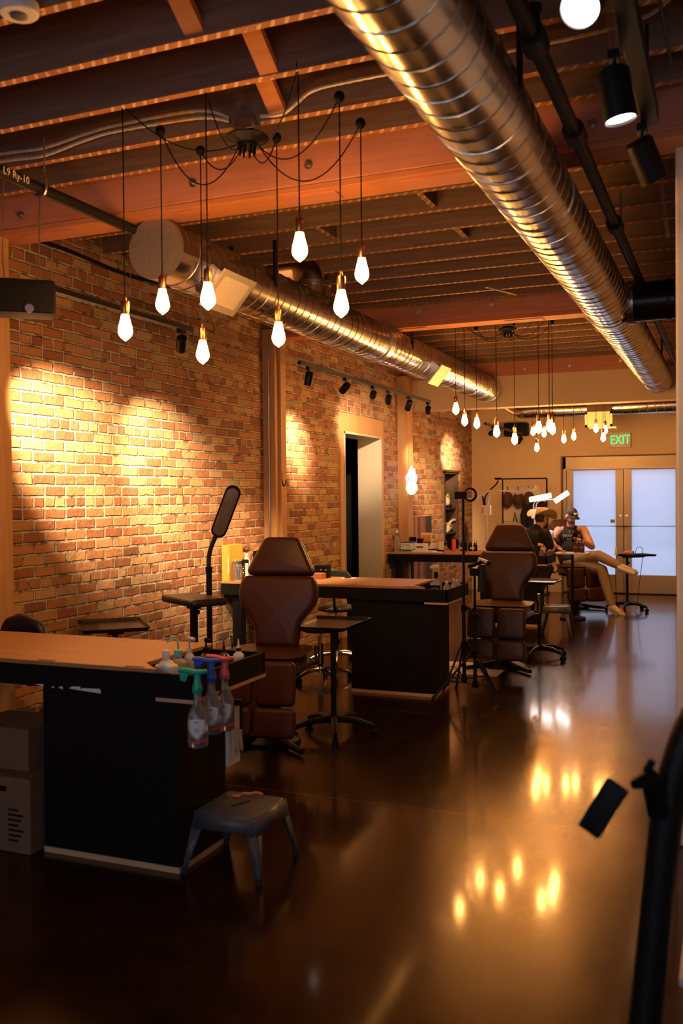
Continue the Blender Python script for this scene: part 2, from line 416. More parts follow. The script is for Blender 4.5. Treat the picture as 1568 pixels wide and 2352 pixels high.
# bridging planks nailed between joists
def bridging(x, ya, yb):
    m = MB(); a, b = ya+.045, yb
    m.add([(x,a,3.71),(x+.085,a,3.71),(x+.085,a,3.745),(x,a,3.745),(x,b,3.46),(x+.085,b,3.46),(x+.085,b,3.50),(x,b,3.50)],
          [(0,1,5,4),(3,7,6,2),(0,4,7,3),(1,2,6,5),(0,3,2,1),(4,5,6,7)])
    m.obj('bridging_board', M['beamlow'], JP[ya])
    m = MB(); x += .13
    m.add([(x,a,3.46),(x+.07,a,3.46),(x+.07,a,3.50),(x,a,3.50),(x,b,3.71),(x+.07,b,3.71),(x+.07,b,3.745),(x,b,3.745)],
          [(0,1,5,4),(3,7,6,2),(0,4,7,3),(1,2,6,5),(0,3,2,1),(4,5,6,7)])
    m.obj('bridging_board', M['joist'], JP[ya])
for x, a, b in ((-1.97,2.78,3.19),(-1.86,3.19,3.61),(-2.02,3.61,4.02)): bridging(x, a, b)
for x, ys in ((-1.75, ((5.30,5.72),(6.11,6.50))), (-1.1, ((6.90,7.30),(5.72,6.11))), (-2.6, ((5.72,6.11),)), (-1.4, ((9.68,10.08),(10.48,10.88))), (-.2, ((5.30,5.72),(6.50,6.90)))):
    for a, b in ys: 
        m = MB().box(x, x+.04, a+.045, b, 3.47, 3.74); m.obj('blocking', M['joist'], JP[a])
# ------------------------------------------------------------------ double door
dr = MB(); fz = 2.08
dr.box(DX0, DX0+.055, D-.03, D+.12, 0, DH).box(DX1-.05, DX1, D-.03, D+.12, 0, DH).box(DX0, DX1, D-.03, D+.12, fz+.005, DH)
door = struct('door_1', dr, M['doorm'], bevel=.004)
dt = MB().box(DX0-.03, DX1+.03, D-.045, D, DH, DH+.02).box(DX0-.03, DX0, D-.045, D, 0, DH); dt.obj('frame_edge', M['walnut'], door)
dt = MB().box(DX0+.04, DX1-.04, D-.05, D+.05, fz-.005, fz+.012); dt.obj('stop', M['cream'], door)
mid = -1.677
def pane_mat():
    t = NT('frosted glass'); tr = t.n('ShaderNodeBsdfTranslucent'); tr.inputs[0].default_value = (.94,.95,.98,1)
    tp = t.n('ShaderNodeBsdfTransparent'); tp.inputs[0].default_value = (.9,.92,.97,1)
    gl = t.n('ShaderNodeBsdfGlossy'); gl.inputs['Roughness'].default_value = .25
    mx = t.n('ShaderNodeMixShader'); mx.inputs[0].default_value = .45; t.l(tr.outputs[0], mx.inputs[1]); t.l(tp.outputs[0], mx.inputs[2])
    m2 = t.n('ShaderNodeMixShader'); m2.inputs[0].default_value = .04; t.l(mx.outputs[0], m2.inputs[1]); t.l(gl.outputs[0], m2.inputs[2])
    v = t.coord(); t.l(m2.outputs[0], t.out.inputs[0]); return t.m
M['pane'] = pane_mat()
for sx, x0, x1, gx0, gx1 in ((-1, DX0+.06, mid-.004, -2.50, -1.803), (1, mid+.004, DX1-.055, -1.553, -.86)):
    m = MB(); a, b = D, D+.05
    m.box(x0, gx0, a, b, .015, fz-.006).box(gx1, x1, a, b, .015, fz-.006).box(gx0, gx1, a, b, .015, .315).box(gx0, gx1, a, b, fz-.02, fz-.006)
    leaf = m.obj('leaf', M['doorm'], door, bevel=.004)
    MB().box(gx0-.005, gx1+.005, D+.02, D+.028, .31, fz-.015).obj('pane', M['pane'], leaf)
    m = MB(); e = gx1+.12 if sx < 0 else gx0-.12; o = gx0-.1 if sx < 0 else gx1+.1
    m.tube([(o, D-.01, 1.125), (o, D-.06, 1.125), (e, D-.06, 1.125), (e, D-.01, 1.125)], .014, 8); m.obj('push_bar', M['steel'], leaf)
    m = MB(); xx = mid + sx*.05
    m.at(xx, D, 1.29, rx=90).lathe([(0,0),(.022,0),(.022,.02),(0,.022)], 12, False, False)
    for zz in (.83,): m.at(mid+sx*.045, D, zz, rx=90).lathe([(0,0),(.012,0),(.012,.015),(0,.016)], 10, False, False)
    m.obj('lock', M['steel'], leaf)
    if sx < 0:
        st = MB().box(-1.89, -1.82, D+.012, D+.016, 1.175, 1.235); st.obj('sticker', M['cream'], leaf)
        st = MB(); 
        for i in range(3): st.box(-1.88+.022*i, -1.868+.022*i, D+.009, D+.012, 1.187, 1.222)
        st.obj('sticker_print', M['walnut'], leaf)
MB().box(mid-.006, mid+.006, D+.01, D+.04, .01, fz).obj('astragal', M['leath2'], door)
struct('door_threshold', MB().box(DX0, DX1, D-.04, D+.2, 0, .014), M['blkmet'])
# outside: pavement, car park wall, a parked car shape of the street beyond the frosted panes
struct('pavement', MB().box(-14, 12, D+.21, 40, -.2, -.02), plain('pale pavement', (.55,.55,.57), .9))
struct('street_wall', MB().box(-16, 14, 31, 31.5, -.02, 3.2).box(-1.6, -1.2, 30.6, 31, -.02, 6), plain('street wall', (.40,.42,.47), .9))

# ------------------------------------------------------------------ world
w = bpy.data.worlds.new('world'); S.world = w; w.use_nodes = True
bg = w.node_tree.nodes['Background']; bg.inputs[0].default_value = (.66,.74,1.0,1); bg.inputs[1].default_value = 1.75

# ------------------------------------------------------------------ ducts
def spiral(y0, y1, x, z, r, pitch, root, name='spiral_seam'):
    pts = []; n = int((y1-y0)/pitch); st = 22
    for i in range(n*st+1):
        a = 2*PI*i/st; y = y0 + pitch*i/st
        pts.append((x + (r+.001)*math.cos(a), y, z + (r+.001)*math.sin(a)))
    MB().tube(pts, .0042, 5).obj(name, M['steel'], root)
def vcyl(m, x, z, r, y0, y1, n=56):
    vs = []; fs = []
    for y in (y0, y1):
        for k in range(n): vs.append((x+r*math.cos(2*PI*k/n), y, z+r*math.sin(2*PI*k/n)))
    for k in range(n): fs.append((k, (k+1)%n, (k+1)%n+n, k+n))
    return m.add(vs, fs)
LX, LZ, LR = -3.07, 3.10, .176
dl = thing('spiral_duct', 'round galvanised spiral duct with capped end running beside the brick wall', 'duct', (LX, 4.62, LZ))
vcyl(MB(), 0, 0, LR, 0, 12.71-4.62).obj('duct_tube', M['duct'], dl)
spiral(.09, 7.98, 0, 0, LR, .115, dl)
m = MB(); vs = [(LR*1.012*math.cos(2*PI*k/48), -.004, LR*1.012*math.sin(2*PI*k/48)) for k in range(48)]
m.add(vs, [tuple(range(48))]); vcyl(m, 0, 0, LR*1.012, -.004, .02, 48)
m.obj('end_cap', plain('dull cap steel', (.40,.34,.28), .5, .75, .1), dl)
def band(root, y, r, w=.06):
    m = MB(); vcyl(m, 0, 0, r, y-w/2, y+w/2)
    for yy, s in ((y-w/2, 1), (y+w/2, -1)):
        vs = []; fs = []
        for q in (r, r-.012):
            for k in range(48): vs.append((q*math.cos(2*PI*k/48), yy, q*math.sin(2*PI*k/48)))
        for k in range(48): fs.append((k, (k+1)%48, (k+1)%48+48, k+48))
        m.add(vs, fs)
    m.obj('collar', M['steel'], root)
band(dl, 3.62, LR+.012, .10)
def register(root, y, wy, wz, ang=-45, dist=.26, boot=.2):
    """supply boot and louvred grille on the lower room side of the duct"""
    a = R(ang); Mx = Matrix.Translation((0, y, 0)) @ Matrix.Rotation(-a, 4, 'Y')
    m = MB(); m.m = Mx
    w, h = wy*.72/2, wz*.72/2
    m.add([(LR*.8,-w,-h),(LR*.8,w,-h),(LR*.8,w,h),(LR*.8,-w,h),(dist,-w,-h),(dist,w,-h),(dist,w,h),(dist,-w,h)], [(0,1,5,4),(1,2,6,5),(2,3,7,6),(3,0,4,7)])
    b = m.obj('vent_boot', M['duct'], root)
    m = MB(); m.m = Mx; w, h = wy/2, wz/2; t = .04
    for y0, y1, z0, z1 in ((-w,w,-h,-h+t),(-w,w,h-t,h),(-w,-w+t,-h+t,h-t),(w-t,w,-h+t,h-t)): m.box(dist, dist+.014, y0, y1, z0, z1)
    n = 11
    for i in range(n):
        yy = -w+t + (2*w-2*t)*(i+.5)/n
        m.add([(dist+.001,yy-.008,-h+t),(dist+.012,yy+.001,-h+t),(dist+.012,yy+.001,h-t),(dist+.001,yy-.008,h-t)], [(0,1,2,3)])
    m.box(dist-.002, dist+.001, -w+t, w-t, -h+t, h-t)
    m.obj('grille', M['cream'], b, bevel=.002)
register(dl, .50, .40, .27, -42); register(dl, 5.0, .34, .24, -40)
# takeoff rising behind the duct
m = MB(); m.tube([(-.05, 2.35, .0), (-.05, 2.35, .26)], .135, 28); m.obj('takeoff', M['duct'], dl)
m = MB(); m.tube([(-.05, 2.35, .25), (-.05, 2.35, .29)], .145, 28); m.obj('collar', M['steel'], dl)
m = MB(); m.tube(spline([(-.05,2.35,.28),(-.07,2.35,.36),(-.16,2.35,.42),(-.3,2.35,.43),(-1.1,2.35,.43)], 6), .125, 24); m.obj('elbow', M['duct'], dl)
for y in (1.2, 4.2):
    for sg in (-1, 1): MB().box(sg*(LR-.004)-.008, sg*(LR-.004)+.008, y-.02, y+.02, 0, .32).obj('hanger_strap', M['blkmet'], dl)

RX, RZ = -.875, 3.11
d2 = thing('spiral_duct', 'round galvanised spiral duct crossing overhead, with black branch pipe', 'duct', (RX, 1.2, RZ))
vcyl(MB(), 0, 0, .174, 0, 12.71-1.2).obj('duct_tube', M['duct'], d2); spiral(.05, 11.4, 0, 0, .174, .125, d2)
band(d2, 7.55-1.2, .186, .10); band(d2, 3.42, .178, .02)
m = MB(); m.tube([(.05, 7.46-1.2, 0), (.45, 7.46-1.2, .0), (.62, 7.46-1.2, .0), (2.5, 7.46-1.2, .0)], [.15,.145,.145,.145], 32)
bp = m.obj('branch_pipe', plain('black duct paint', (.012,.012,.012), .3, .5), d2)
for x in (.44, .66): MB().tube([(x-.015, 7.46-1.2, 0), (x+.015, 7.46-1.2, 0)], .153, 32).obj('clamp', M['blkmet'], bp)
m = MB(); m.tube([(.14, 7.46-1.2, 0), (.19, 7.46-1.2, 0)], .165, 32); m.obj('saddle', M['steel'], d2)
for y in (2.2, 6.9, 9.5):
    for sg in (-1, 1): MB().box(sg*.17-.008, sg*.17+.008, y-.02, y+.02, 0, .33).obj('hanger_strap', M['blkmet'], d2)
d3 = thing('spiral_duct', 'galvanised spiral duct crossing above the glass doors beyond the bulkhead', 'duct', (-2.9, 14.75, 2.97))
m = MB(); m.tube([(0,0,0),(4.6,0,0)], .115, 36); m.obj('duct_tube', M['duct'], d3)
pts = []
for i in range(36*20): a = 2*PI*i/20; pts.append((.1+.12*i/20, .1165*math.cos(a), .1165*math.sin(a)))
MB().tube(pts, .004, 5).obj('spiral_seam', M['steel'], d3)
m = MB(); m.tube(spline([(0,0,0),(-.12,0,.0),(-.25,.03,.04),(-.42,.05,.2),(-.45,.05,.6)], 6), .115, 28); m.obj('elbow', M['duct'], d3)
m = MB().box(.86, 1.22, -.2, -.02, -.15, .04); b = m.obj('vent_boot', M['leath2'], d3)
m = MB(); w0, w1, z0, z1 = .84, 1.24, -.30, -.075
for x0, x1, a, c in ((w0,w1,z0,z0+.035),(w0,w1,z1-.035,z1),(w0,w0+.035,z0,z1),(w1-.035,w1,z0,z1)): m.box(x0, x1, -.225, -.205, a, c)
for i in range(9): x = w0+.05+(w1-w0-.1)*i/8; m.box(x-.009, x+.009, -.22, -.208, z0+.03, z1-.03)
m.box(w0+.02, w1-.02, -.207, -.2, z0, z1).box(w0+.06, w1+.06, -.23, -.02, z0-.03, z0-.005); m.obj('grille', M['cream'], b)
# black iron sprinkler pipe on the brick side
sp = thing('sprinkler_pipe', 'black iron pipe with handwritten chalk marks running to the capped duct end', 'pipe', (-3.22, 2.2, 3.225))
MB().tube([(0,0,0),(0,10.4,0)], .030, 14).obj('pipe_run', M['pipe'], sp)
m = MB(); m.tube([(.032,1.62,.25),(.032,1.62,.06)], .005, 6); m.tube(spline([(.0,1.62,.075),(.036,1.62,.05),(.036,1.62,-.02),(.0,1.62,-.04),(-.034,1.62,-.02)], 5), .008, 6); m.obj('hanger', M['steel'], sp)
def label_text(s, size, mat, parent, loc, rz=0, arc=0):
    c = bpy.data.curves.new('tmp', 'FONT'); c.body = s; c.size = size; c.extrude = .0002; c.align_x = 'CENTER'; c.align_y = 'CENTER'; c.resolution_u = 3
    o = bpy.data.objects.new('tmp', c); COL.objects.link(o); bpy.context.view_layer.update()
    me = bpy.data.meshes.new_from_object(o.evaluated_get(bpy.context.evaluated_depsgraph_get())); bpy.data.objects.remove(o)
    me.materials.clear(); me.materials.append(mat)
    if arc:
        for v in me.vertices: v.co.y -= arc*v.co.x*v.co.x
    q = bpy.data.objects.new('lettering', me); COL.objects.link(q); q.parent = parent; q.location = loc; q.rotation_euler = (R(90), 0, R(rz)); return q
label_text('L9 Ry-10', .05, M['skull'], sp, (.0308, 1.42, -.002), 90)
# right-hand sprinkler pipe
p2 = thing('sprinkler_pipe', 'thick black iron pipe running along the ceiling beside the large overhead duct', 'pipe', (-.62, 1.5, 3.2))
MB().tube([(0,0,0),(0,11,0)], .030, 14).obj('pipe_run', M['pipe'], p2)
for y in (1.72, 2.62, 4.1): 
    MB().tube([(0,y-.06,0),(0,y+.06,0)], .046, 14).obj('coupling', M['pipe'], p2)
m = MB(); m.tube([(0,1.72,.03),(0,1.72,.10)], .022, 12); m.tube([(0,1.72,.10),(0,1.72,.115)], .03, 12); m.obj('sprinkler_head', M['pipe'], p2)
for y in (1.8, 4.4): MB().tube([(0,y,.0),(0,y,.27)], .006, 6).obj('hanger_rod', M['steel'], p2)
# armoured cable stapled to the joists
def cable(name, label, pts, r=.008, mat=None, n=6):
    o = MB().tube(spline(pts, 8), r, n).obj(name, mat or M['steel']); return tag(o, label, 'cable')
def ribbed(pts, r):
    P = spline(pts, 14); rr_ = [r*(1.15 if i % 2 else .85) for i in range(len(P))]; return P, rr_
for nm, lb, pts in (('armoured_cable', 'upper armoured cable sagging along joist towards the pendant canopy', [(-4.2,3.985,3.52),(-3.59,3.985,3.51),(-3.33,3.985,3.50),(-3.06,3.985,3.53),(-2.86,3.985,3.545),(-2.40,3.985,3.54),(-2.23,4.0,3.485)]),
                    ('armoured_cable', 'lower armoured cable sagging along joist towards the pendant canopy', [(-4.2,3.985,3.47),(-3.59,3.985,3.47),(-3.33,3.985,3.46),(-3.06,3.985,3.50),(-2.86,3.985,3.515),(-2.40,3.985,3.505),(-2.23,4.0,3.47)]),
                    ('armoured_cable', 'armoured cable curving from the pendant canopy up to the overhead duct', [(-2.06,4.0,3.465),(-1.94,3.985,3.45),(-1.86,3.985,3.49),(-1.78,3.985,3.53),(-1.62,3.985,3.54),(-1.2,3.985,3.54),(-.6,3.98,3.54),(-.3,3.97,3.57),(-.15,3.9,3.66)])):
    P, q = ribbed(pts, .0085); o = MB().tube(P, q, 6).obj(nm, M['armour']); tag(o, lb, 'cable')
    y = MB().tube(P[len(P)*3//4:len(P)*3//4+7], .0088, 6); y.obj('yellow_tag', M['yellow'], o)
cable('flexible_conduit', 'dark cable run along the top of the brick wall behind the capped duct', [(-4.22,4.8,3.36),(-4.22,5.3,3.37),(-4.22,5.9,3.35),(-4.22,6.6,3.38)], .014, M['blkpl'])
sl = thing('slotted_bracket', 'short slotted metal strip hanging under the joists before the second beam', 'bracket', (-1.93, 8.02, 3.43))
m = MB(); e0, e1 = Vector((-.03,-.02,.02)), Vector((.16,.30,.0)); dd = (e1-e0); pn = Vector((-dd.y,dd.x,0)).normalized()*.018
for i in range(9):
    a_, b_ = e0+dd*(i/9), e0+dd*((i+.55)/9); m.add([a_-pn,a_+pn,b_+pn,b_-pn], [(0,1,2,3)])
for sg in (-1,1): m.add([e0+pn*sg, e1+pn*sg, e1+pn*sg*.6, e0+pn*sg*.6], [(0,1,2,3)])
q_ = m.obj('strip', M['skull'], sl); q_.modifiers.new('thick','SOLIDIFY').thickness = .003
# ------------------------------------------------------------------ pendants
def pendant(x, y, tip, top, ball, label, group, swag=None, sag=.15):
    t = thing('pendant_lamp', label, 'pendant lamp', (x, y, top), 0, group)
    neck = tip - top + .125
    MB().tube([(0,0,0),(0,0,neck+.062)], .0032, 6).obj('cord', M['blkpl'], t)
    m = MB().at(0,0,neck); m.lathe([(.017,-.004),(.019,0),(.0195,.048),(.018,.056),(.008,.060),(.005,.078)], 18); m.obj('socket', M['copper'], t)
    m = MB(); m.lathe([(0,-.1255),(.004,-.124),(.008,-.119),(.018,-.112),(.027,-.101),(.032,-.088),(.0325,-.078),(.030,-.062),(.024,-.038),(.019,-.018),(.0165,0)], 22, False, True)
    b = m.obj('bulb', M['bulb' if group == G1 else 'bulb_bright'], t, ang=60); b.location = (0,0,neck)
    m = MB().ell((0,0,.0), (.024,.024,.026), 14, 9) if ball else MB().tube([(0,0,-.005),(0,0,.02)], .012, 10)
    m.obj('cord_hook', M['blkpl'], t)
    if swag:
        e = Vector(swag) - Vector((x,y,top)); pts = []
        for i in range(17):
            u = i/16; pts.append((e.x*u, e.y*u, e.z*u - sag*4*u*(1-u)*(1 if u < 1 else 0)))
        MB().tube(pts, .0032, 6).obj('swag_cord', M['blkpl'], t)
    return t
G1, G2, G3 = 'Edison bulb pendants of the near cluster', 'Edison bulb pendants of the middle cluster', 'Edison bulb pendants of the far cluster beyond the bulkhead'
C1 = (-2.144, 4.02, 3.36)
near = [(-2.585,3.637,2.387,3.47,0,'bare Edison bulb before the brick wall, leftmost of the near cluster',.1),
 (-2.527,3.859,2.543,3.42,1,'bare Edison bulb on black cord hanging just below the rim of the capped duct end',.22),
 (-2.152,3.649,2.495,3.47,0,'bare Edison bulb just left of the square duct vent',.12),
 (-2.489,4.162,2.341,3.42,1,'bare Edison bulb hanging lowest of the near cluster, beside a small black track head',.10),
 (-1.687,3.621,2.654,3.47,0,'bare Edison bulb hanging highest of the near cluster, above the duct',.12),
 (-2.059,4.163,2.397,3.42,1,'bare Edison bulb hanging in front of the top of the wooden wall post',.1),
 (-1.596,3.853,2.451,3.42,1,'bare Edison bulb next right of the highest one, in front of the duct',.16),
 (-1.618,4.165,2.665,3.42,1,'bare Edison bulb hanging high before the dark joists, rightmost of the near cluster',.22)]
for x,y,tip,top,ball,lb,sag in near:
    pendant(x, y, tip, top, ball, lb, G1, (C1[0]+.1*(x-C1[0]), C1[1]+.08*(y-C1[1]), 3.345), sag)
def canopy(loc, label):
    c = thing('pendant_canopy', label, 'ceiling canopy', loc)
    m = MB(); m.lathe([(.0,.025),(.045,.025),(.06,.018),(.098,.004),(.104,-.004),(.098,-.010),(.055,-.026),(.05,-.03),(.047,-.046),(.0,-.046)], 32, False, False); m.obj('dish', M['blkmet'], c)
    m = MB().box(-.05, .05, -.04, .04, .024, .085); m.obj('junction_box', M['steel'], c, bevel=.004)
    for i in range(8):
        a = 2*PI*i/8+.2; m = MB().tube([(.036*math.cos(a), .036*math.sin(a), -.044), (.037*math.cos(a), .037*math.sin(a), -.085)], [.007,.005], 8); m.obj('cord_grip', M['blkpl'], c)
    return c
canopy((C1[0], C1[1], 3.385), 'round black dish canopy feeding the near cluster of pendant cords')
C2 = (-2.16, 9.73, 3.36)
mid2 = [(-2.57,9.19,2.47,3.47,0,'bare Edison bulb hanging in front of the bulkhead, leftmost of the middle cluster'),
 (-2.54,9.41,2.37,3.45,0,'bare Edison bulb hanging second from left in the middle cluster, slightly lower'),
 (-2.49,9.71,2.36,3.42,1,'bare Edison bulb hanging third from left in the middle cluster, before the brick corner'),
 (-2.16,9.20,2.23,3.47,0,'bare Edison bulb hanging left of the black speaker on the back wall'),
 (-2.09,9.71,2.18,3.42,0,'bare Edison bulb hanging right in front of the black wall speaker'),
 (-1.74,9.17,2.25,3.47,0,'bare Edison bulb hanging highest of the crowded four right of the wall speaker'),
 (-1.68,9.41,2.28,3.45,0,'bare Edison bulb overlapping its right neighbour, left one of the touching pair'),
 (-1.70,9.71,2.27,3.42,1,'bare Edison bulb overlapping its left neighbour, right one of the touching pair')]
for x,y,tip,top,ball,lb in mid2:
    pendant(x, y, tip, top, ball, lb, G2, (C2[0]+.1*(x-C2[0]), C2[1]+.08*(y-C2[1]), 3.345), .12)
canopy((C2[0], C2[1], 3.385), 'round black dish canopy feeding the middle cluster of pendant cords')
C3 = (-2.1, 13.82, 3.36)
far3 = [(-2.62,13.4,2.50,'small far Edison bulb left of the crowded middle bulbs, behind the bulkhead'),
 (-2.52,13.7,2.49,'small far Edison bulb between the middle cluster bulbs, behind the bulkhead'),
 (-2.53,13.2,2.26,'small far Edison bulb hanging lowest of all above the cowboy hat'),
 (-2.19,13.4,2.38,'small far Edison bulb left of the white back vent, the lower of two'),
 (-2.10,13.7,2.43,'small far Edison bulb left of the white back vent, the upper of two'),
 (-1.79,13.7,2.53,'small far Edison bulb right in front of the white back vent'),
 (-1.63,13.2,2.37,'small far Edison bulb nearest to the EXIT sign, hanging the lowest there'),
 (-1.64,13.5,2.49,'small far Edison bulb half hidden behind the one nearest the EXIT sign')]
for x,y,tip,lb in far3:
    pendant(x, y, tip, 3.45, 0, lb, G3, (C3[0]+.1*(x-C3[0]), C3[1]+.08*(y-C3[1]), 3.345), .1)
canopy((C3[0], C3[1], 3.385), 'round black dish canopy feeding the far pendant cluster behind the bulkhead')

# ------------------------------------------------------------------ track lights
def aim_m(d):
    d = Vector(d).normalized(); return d.to_track_quat('-Z', 'Y').to_matrix().to_4x4()
def spot(loc, d, power, ang, blend=.5, col=WARM, size=.02):
    l = bpy.data.lights.new('track_spot_beam', 'SPOT'); l.energy = power; l.color = col; l.spot_size = R(ang); l.spot_blend = blend; l.shadow_soft_size = size
    o = bpy.data.objects.new('track_spot_beam', l); COL.objects.link(o); o.matrix_world = Matrix.Translation(loc) @ aim_m(d); return o
def head(x, y, zt, d, label, lit=1, power=60, ang=38, stem=.085, r=.036, L=.12, face='face', group=None, col=(1,.67,.38)):
    t = thing('track_head', label, 'track light', (x, y, zt), 0, group)
    MB().box(-.018, .018, -.035, .035, -.03, 0).obj('adapter', M['blkmet'], t, bevel=.003)
    MB().tube([(0,0,-.03),(0,0,-stem)], .006, 8).obj('stem', M['blkmet'], t)
    d = Vector(d).normalized(); piv = Vector((0,0,-stem)); A = aim_m(d)
    m = MB(); m.m = Matrix.Translation(piv) @ A
    m.lathe([(0,.045),(r*.8,.045),(r,.035),(r,-L+.045),(r*.92,-L+.045),(r*.9,-L+.058)], 24, False, False)
    b = m.obj('can', M['blkmet'], t)
    m = MB(); m.m = Matrix.Translation(piv) @ A; m.lathe([(0,-L+.056),(r*.91,-L+.056)], 24, False, False)
    m.obj('lens', M[face] if lit else M['blkpl'], b)
    if lit and power: spot(Vector((x,y,zt)) + piv + d*(L-.03), d, power, ang, 1.0, col)
    return t
def track(x, y0, y1, z, label, wires):
    t = thing('light_track', label, 'light track', (x, y0, z))
    MB().box(-.017, .017, 0, y1-y0, -.001, .03).obj('rail', M['blkmet'], t, bevel=.002)
    for y in wires: MB().tube([(0,y-y0,.03),(0,y-y0,3.45-z)], .0018, 5).obj('wire', M['steel'], t)
    return t
TX, TZ = -3.44, 2.80
track(TX, 4.08, 5.60, TZ, 'black light track hung beside the brick wall, starting at the hanging speaker', (4.9, 5.5))
track(TX, 7.35, 11.12, TZ, 'long black light track with six heads hung between the wooden posts', (7.42, 8.9, 9.3, 10.6))
def to(x, y, z, px, py, pz): return (px-x, py-y, pz-z)
def wh(y, py, pz, lb, lit=1, power=60, ang=40, grp='track heads along the brick wall', zt=TZ, tx=TX):
    return head(tx, y, zt, to(tx, y, zt-.1, WX, py, pz), lb, lit, power, ang, group=grp)
SP = 950
wh(4.12, 5.32, 1.98, 'lit black track head mostly hidden under the hanging speaker', 1, SP*1.35, 48)
wh(5.48, 6.50, 1.80, 'black track head alone near the end of the nearer track', 1, SP*.75, 54)
head(TX, 7.55, TZ, (-.22,.12,-1), 'lit track head hanging first on the long track, beside the wooden post', 1, 260, 60, group='track heads along the brick wall')
wh(8.40, 8.93, 2.2, 'track head seen from behind, second on the long track', 1, SP*.42, 44)
wh(9.15, 10.85, 2.40, 'lit track head hanging third on the long track, left of the doorway', 1, SP*.40, 42)
wh(9.62, 11.5, 1.7, 'lit track head hanging fourth on the long track, above the doorway', 1, SP*.05, 40)
head(TX, 10.32, TZ, (-.45,.45,-.75), 'dark track head tilted sideways, fifth on the long track', 0, group='track heads along the brick wall')
wh(11.05, 13.45, 1.75, 'lit track head at the far end of the long track, before the bulkhead', 1, SP*.85, 28)
track(TX+.2, 13.1, 15.6, 2.66, 'short black light track at the far brick corner beyond the bulkhead', (13.5, 15.2))
wh(13.55, 14.75, 2.25, 'bright round track head beyond the bulkhead, glowing beside the middle bulbs', 1, SP*.75, 34, zt=2.66, tx=TX+.2)
head(TX+.2, 15.0, 2.66, (.35,-.4,-.8), 'small lit track head before the back wall corner', 1, 20, 40, group='track heads along the brick wall')
head(TX+.2, 15.5, 2.66, (-.5,-.3,-.8), 'small dark track head nearest the back wall corner', 0, group='track heads along the brick wall')
# near right-hand track under the black tube
t = thing('light_track', 'thick black track tube high on the right carrying large round heads', 'light track', (-.30, 1.6, 3.14))
MB().box(-.032, .032, 0, 2.35, -.02, .05).obj('rail', M['blkmet'], t, bevel=.004)
for y in (.4, 1.3, 2.2): MB().tube([(0,y,.05),(0,y,.31)], .007, 6).obj('rod', M['blkmet'], t)
GR = 'large black track heads on the right'
def bighead(x, y, z, d, lb, lit, power):
    return head(x, y, z, d, lb, lit, power, 70, .10, .055, .17, 'faceR', GR, (1,.62,.28))
bighead(-.36, 2.66, 3.13, (-.10,-.75,-.68), 'glaring lit track head at the top edge of the photo', 1, 10)
bighead(-.36, 3.25, 3.12, (.16,.05,-1), 'lit cylinder track head aiming down, beside the black pipe', 1, 12)
bighead(-.33, 3.93, 3.12, (.35,.45,-.85), 'unlit cylinder track head aiming away near the grey partition top', 0, 0)
def bundle(label, pts, n=6, mat='wire'):
    m = MB()
    for i in range(n):
        ox, oz = random.uniform(-.016,.016), random.uniform(-.01,.01); k = len(pts)-1
        m.tube(spline([(p[0]+ox*(1 if 0 < j < k else .3), p[1]+oz, p[2]+oz) for j, p in enumerate(pts)], 5), .0024, 4)
    return tag(m.obj('wire_bundle', M[mat]), label, 'wire bundle')
bighead(-.36, 1.75, 3.12, (.35,2.9,-1.2), 'unseen track head added behind the camera to brighten the grey partition', 1, 60)  # extra lamp out of view, added to lift the partition's brightness
bundle('bundle of thin bare wires draped past the lit cylinder track head', [(-.52,2.8,3.50),(-.45,3.18,3.44),(-.40,3.4,3.40),(-.42,3.9,3.33),(-.40,4.35,3.40)])
bundle('bundle of thin bare wires draped past the unlit track head', [(-.36,4.1,3.42),(-.36,4.9,3.26),(-.36,5.25,3.42),(-.36,6.0,3.24),(-.40,6.8,3.40)], 5)
cable('flexible_conduit', 'dark ribbed conduit hanging beside the thick track tube at top right', [(-.26,2.9,3.72),(-.245,3.0,3.44),(-.23,3.4,3.36),(-.22,3.95,3.34)], .007, M['blkmet'])
# smoke detector
sd = thing('smoke_detector', 'round white smoke detector under a joist at the top left', 'smoke detector', (-2.375, 2.72, 3.45))
MB().lathe([(0,0),(.07,0),(.072,-.006),(.070,-.036),(.064,-.042),(.02,-.043),(0,-.043)], 32, False, False).obj('housing', M['white'], sd)
MB().at(0,0,-.043).lathe([(.018,0),(.03,0),(.03,-.005),(.022,-.008),(.0,-.008)], 24, False, False).obj('sensor_ring', M['grey'], sd)
# hanging loudspeakers
s1 = thing('loudspeaker', 'black oblong loudspeaker hanging before the left timber post', 'loudspeaker', (-3.56, 3.76, 2.615), 40)
m = MB(); m.m = Matrix.Translation((0,.1,.0)) @ Matrix.Rotation(R(90), 4, 'X'); m.pad(rrect(.74, .17, .025, 4, 0, .085), .2, .008); m.obj('cabinet', M['blkpl'], s1)
MB().at(.24,-.101,.02,rx=90).lathe([(0,0),(.022,0),(.022,.005),(0,.005)], 18, False, False).obj('badge', M['steel'], s1)
for x in (.12, .30): MB().tube([(x,0,.165),(x-.01,.02,.30),(x,.02,.70)], .0035, 6).obj('hanging_wire', M['steel'], s1)
s2 = thing('loudspeaker', 'small black loudspeaker mounted on the beige back wall', 'loudspeaker', (-3.42, D-.16, 2.66))
m = MB(); m.m = Matrix.Translation((0,.1,0)) @ Matrix.Rotation(R(90), 4, 'X'); m.pad(rrect(.40, .23, .03, 4, 0, .115), .2, .012); m.obj('cabinet', M['blkpl'], s2)
MB().box(-.05, .05, .1, .16, .07, .16).obj('bracket', M['blkmet'], s2)

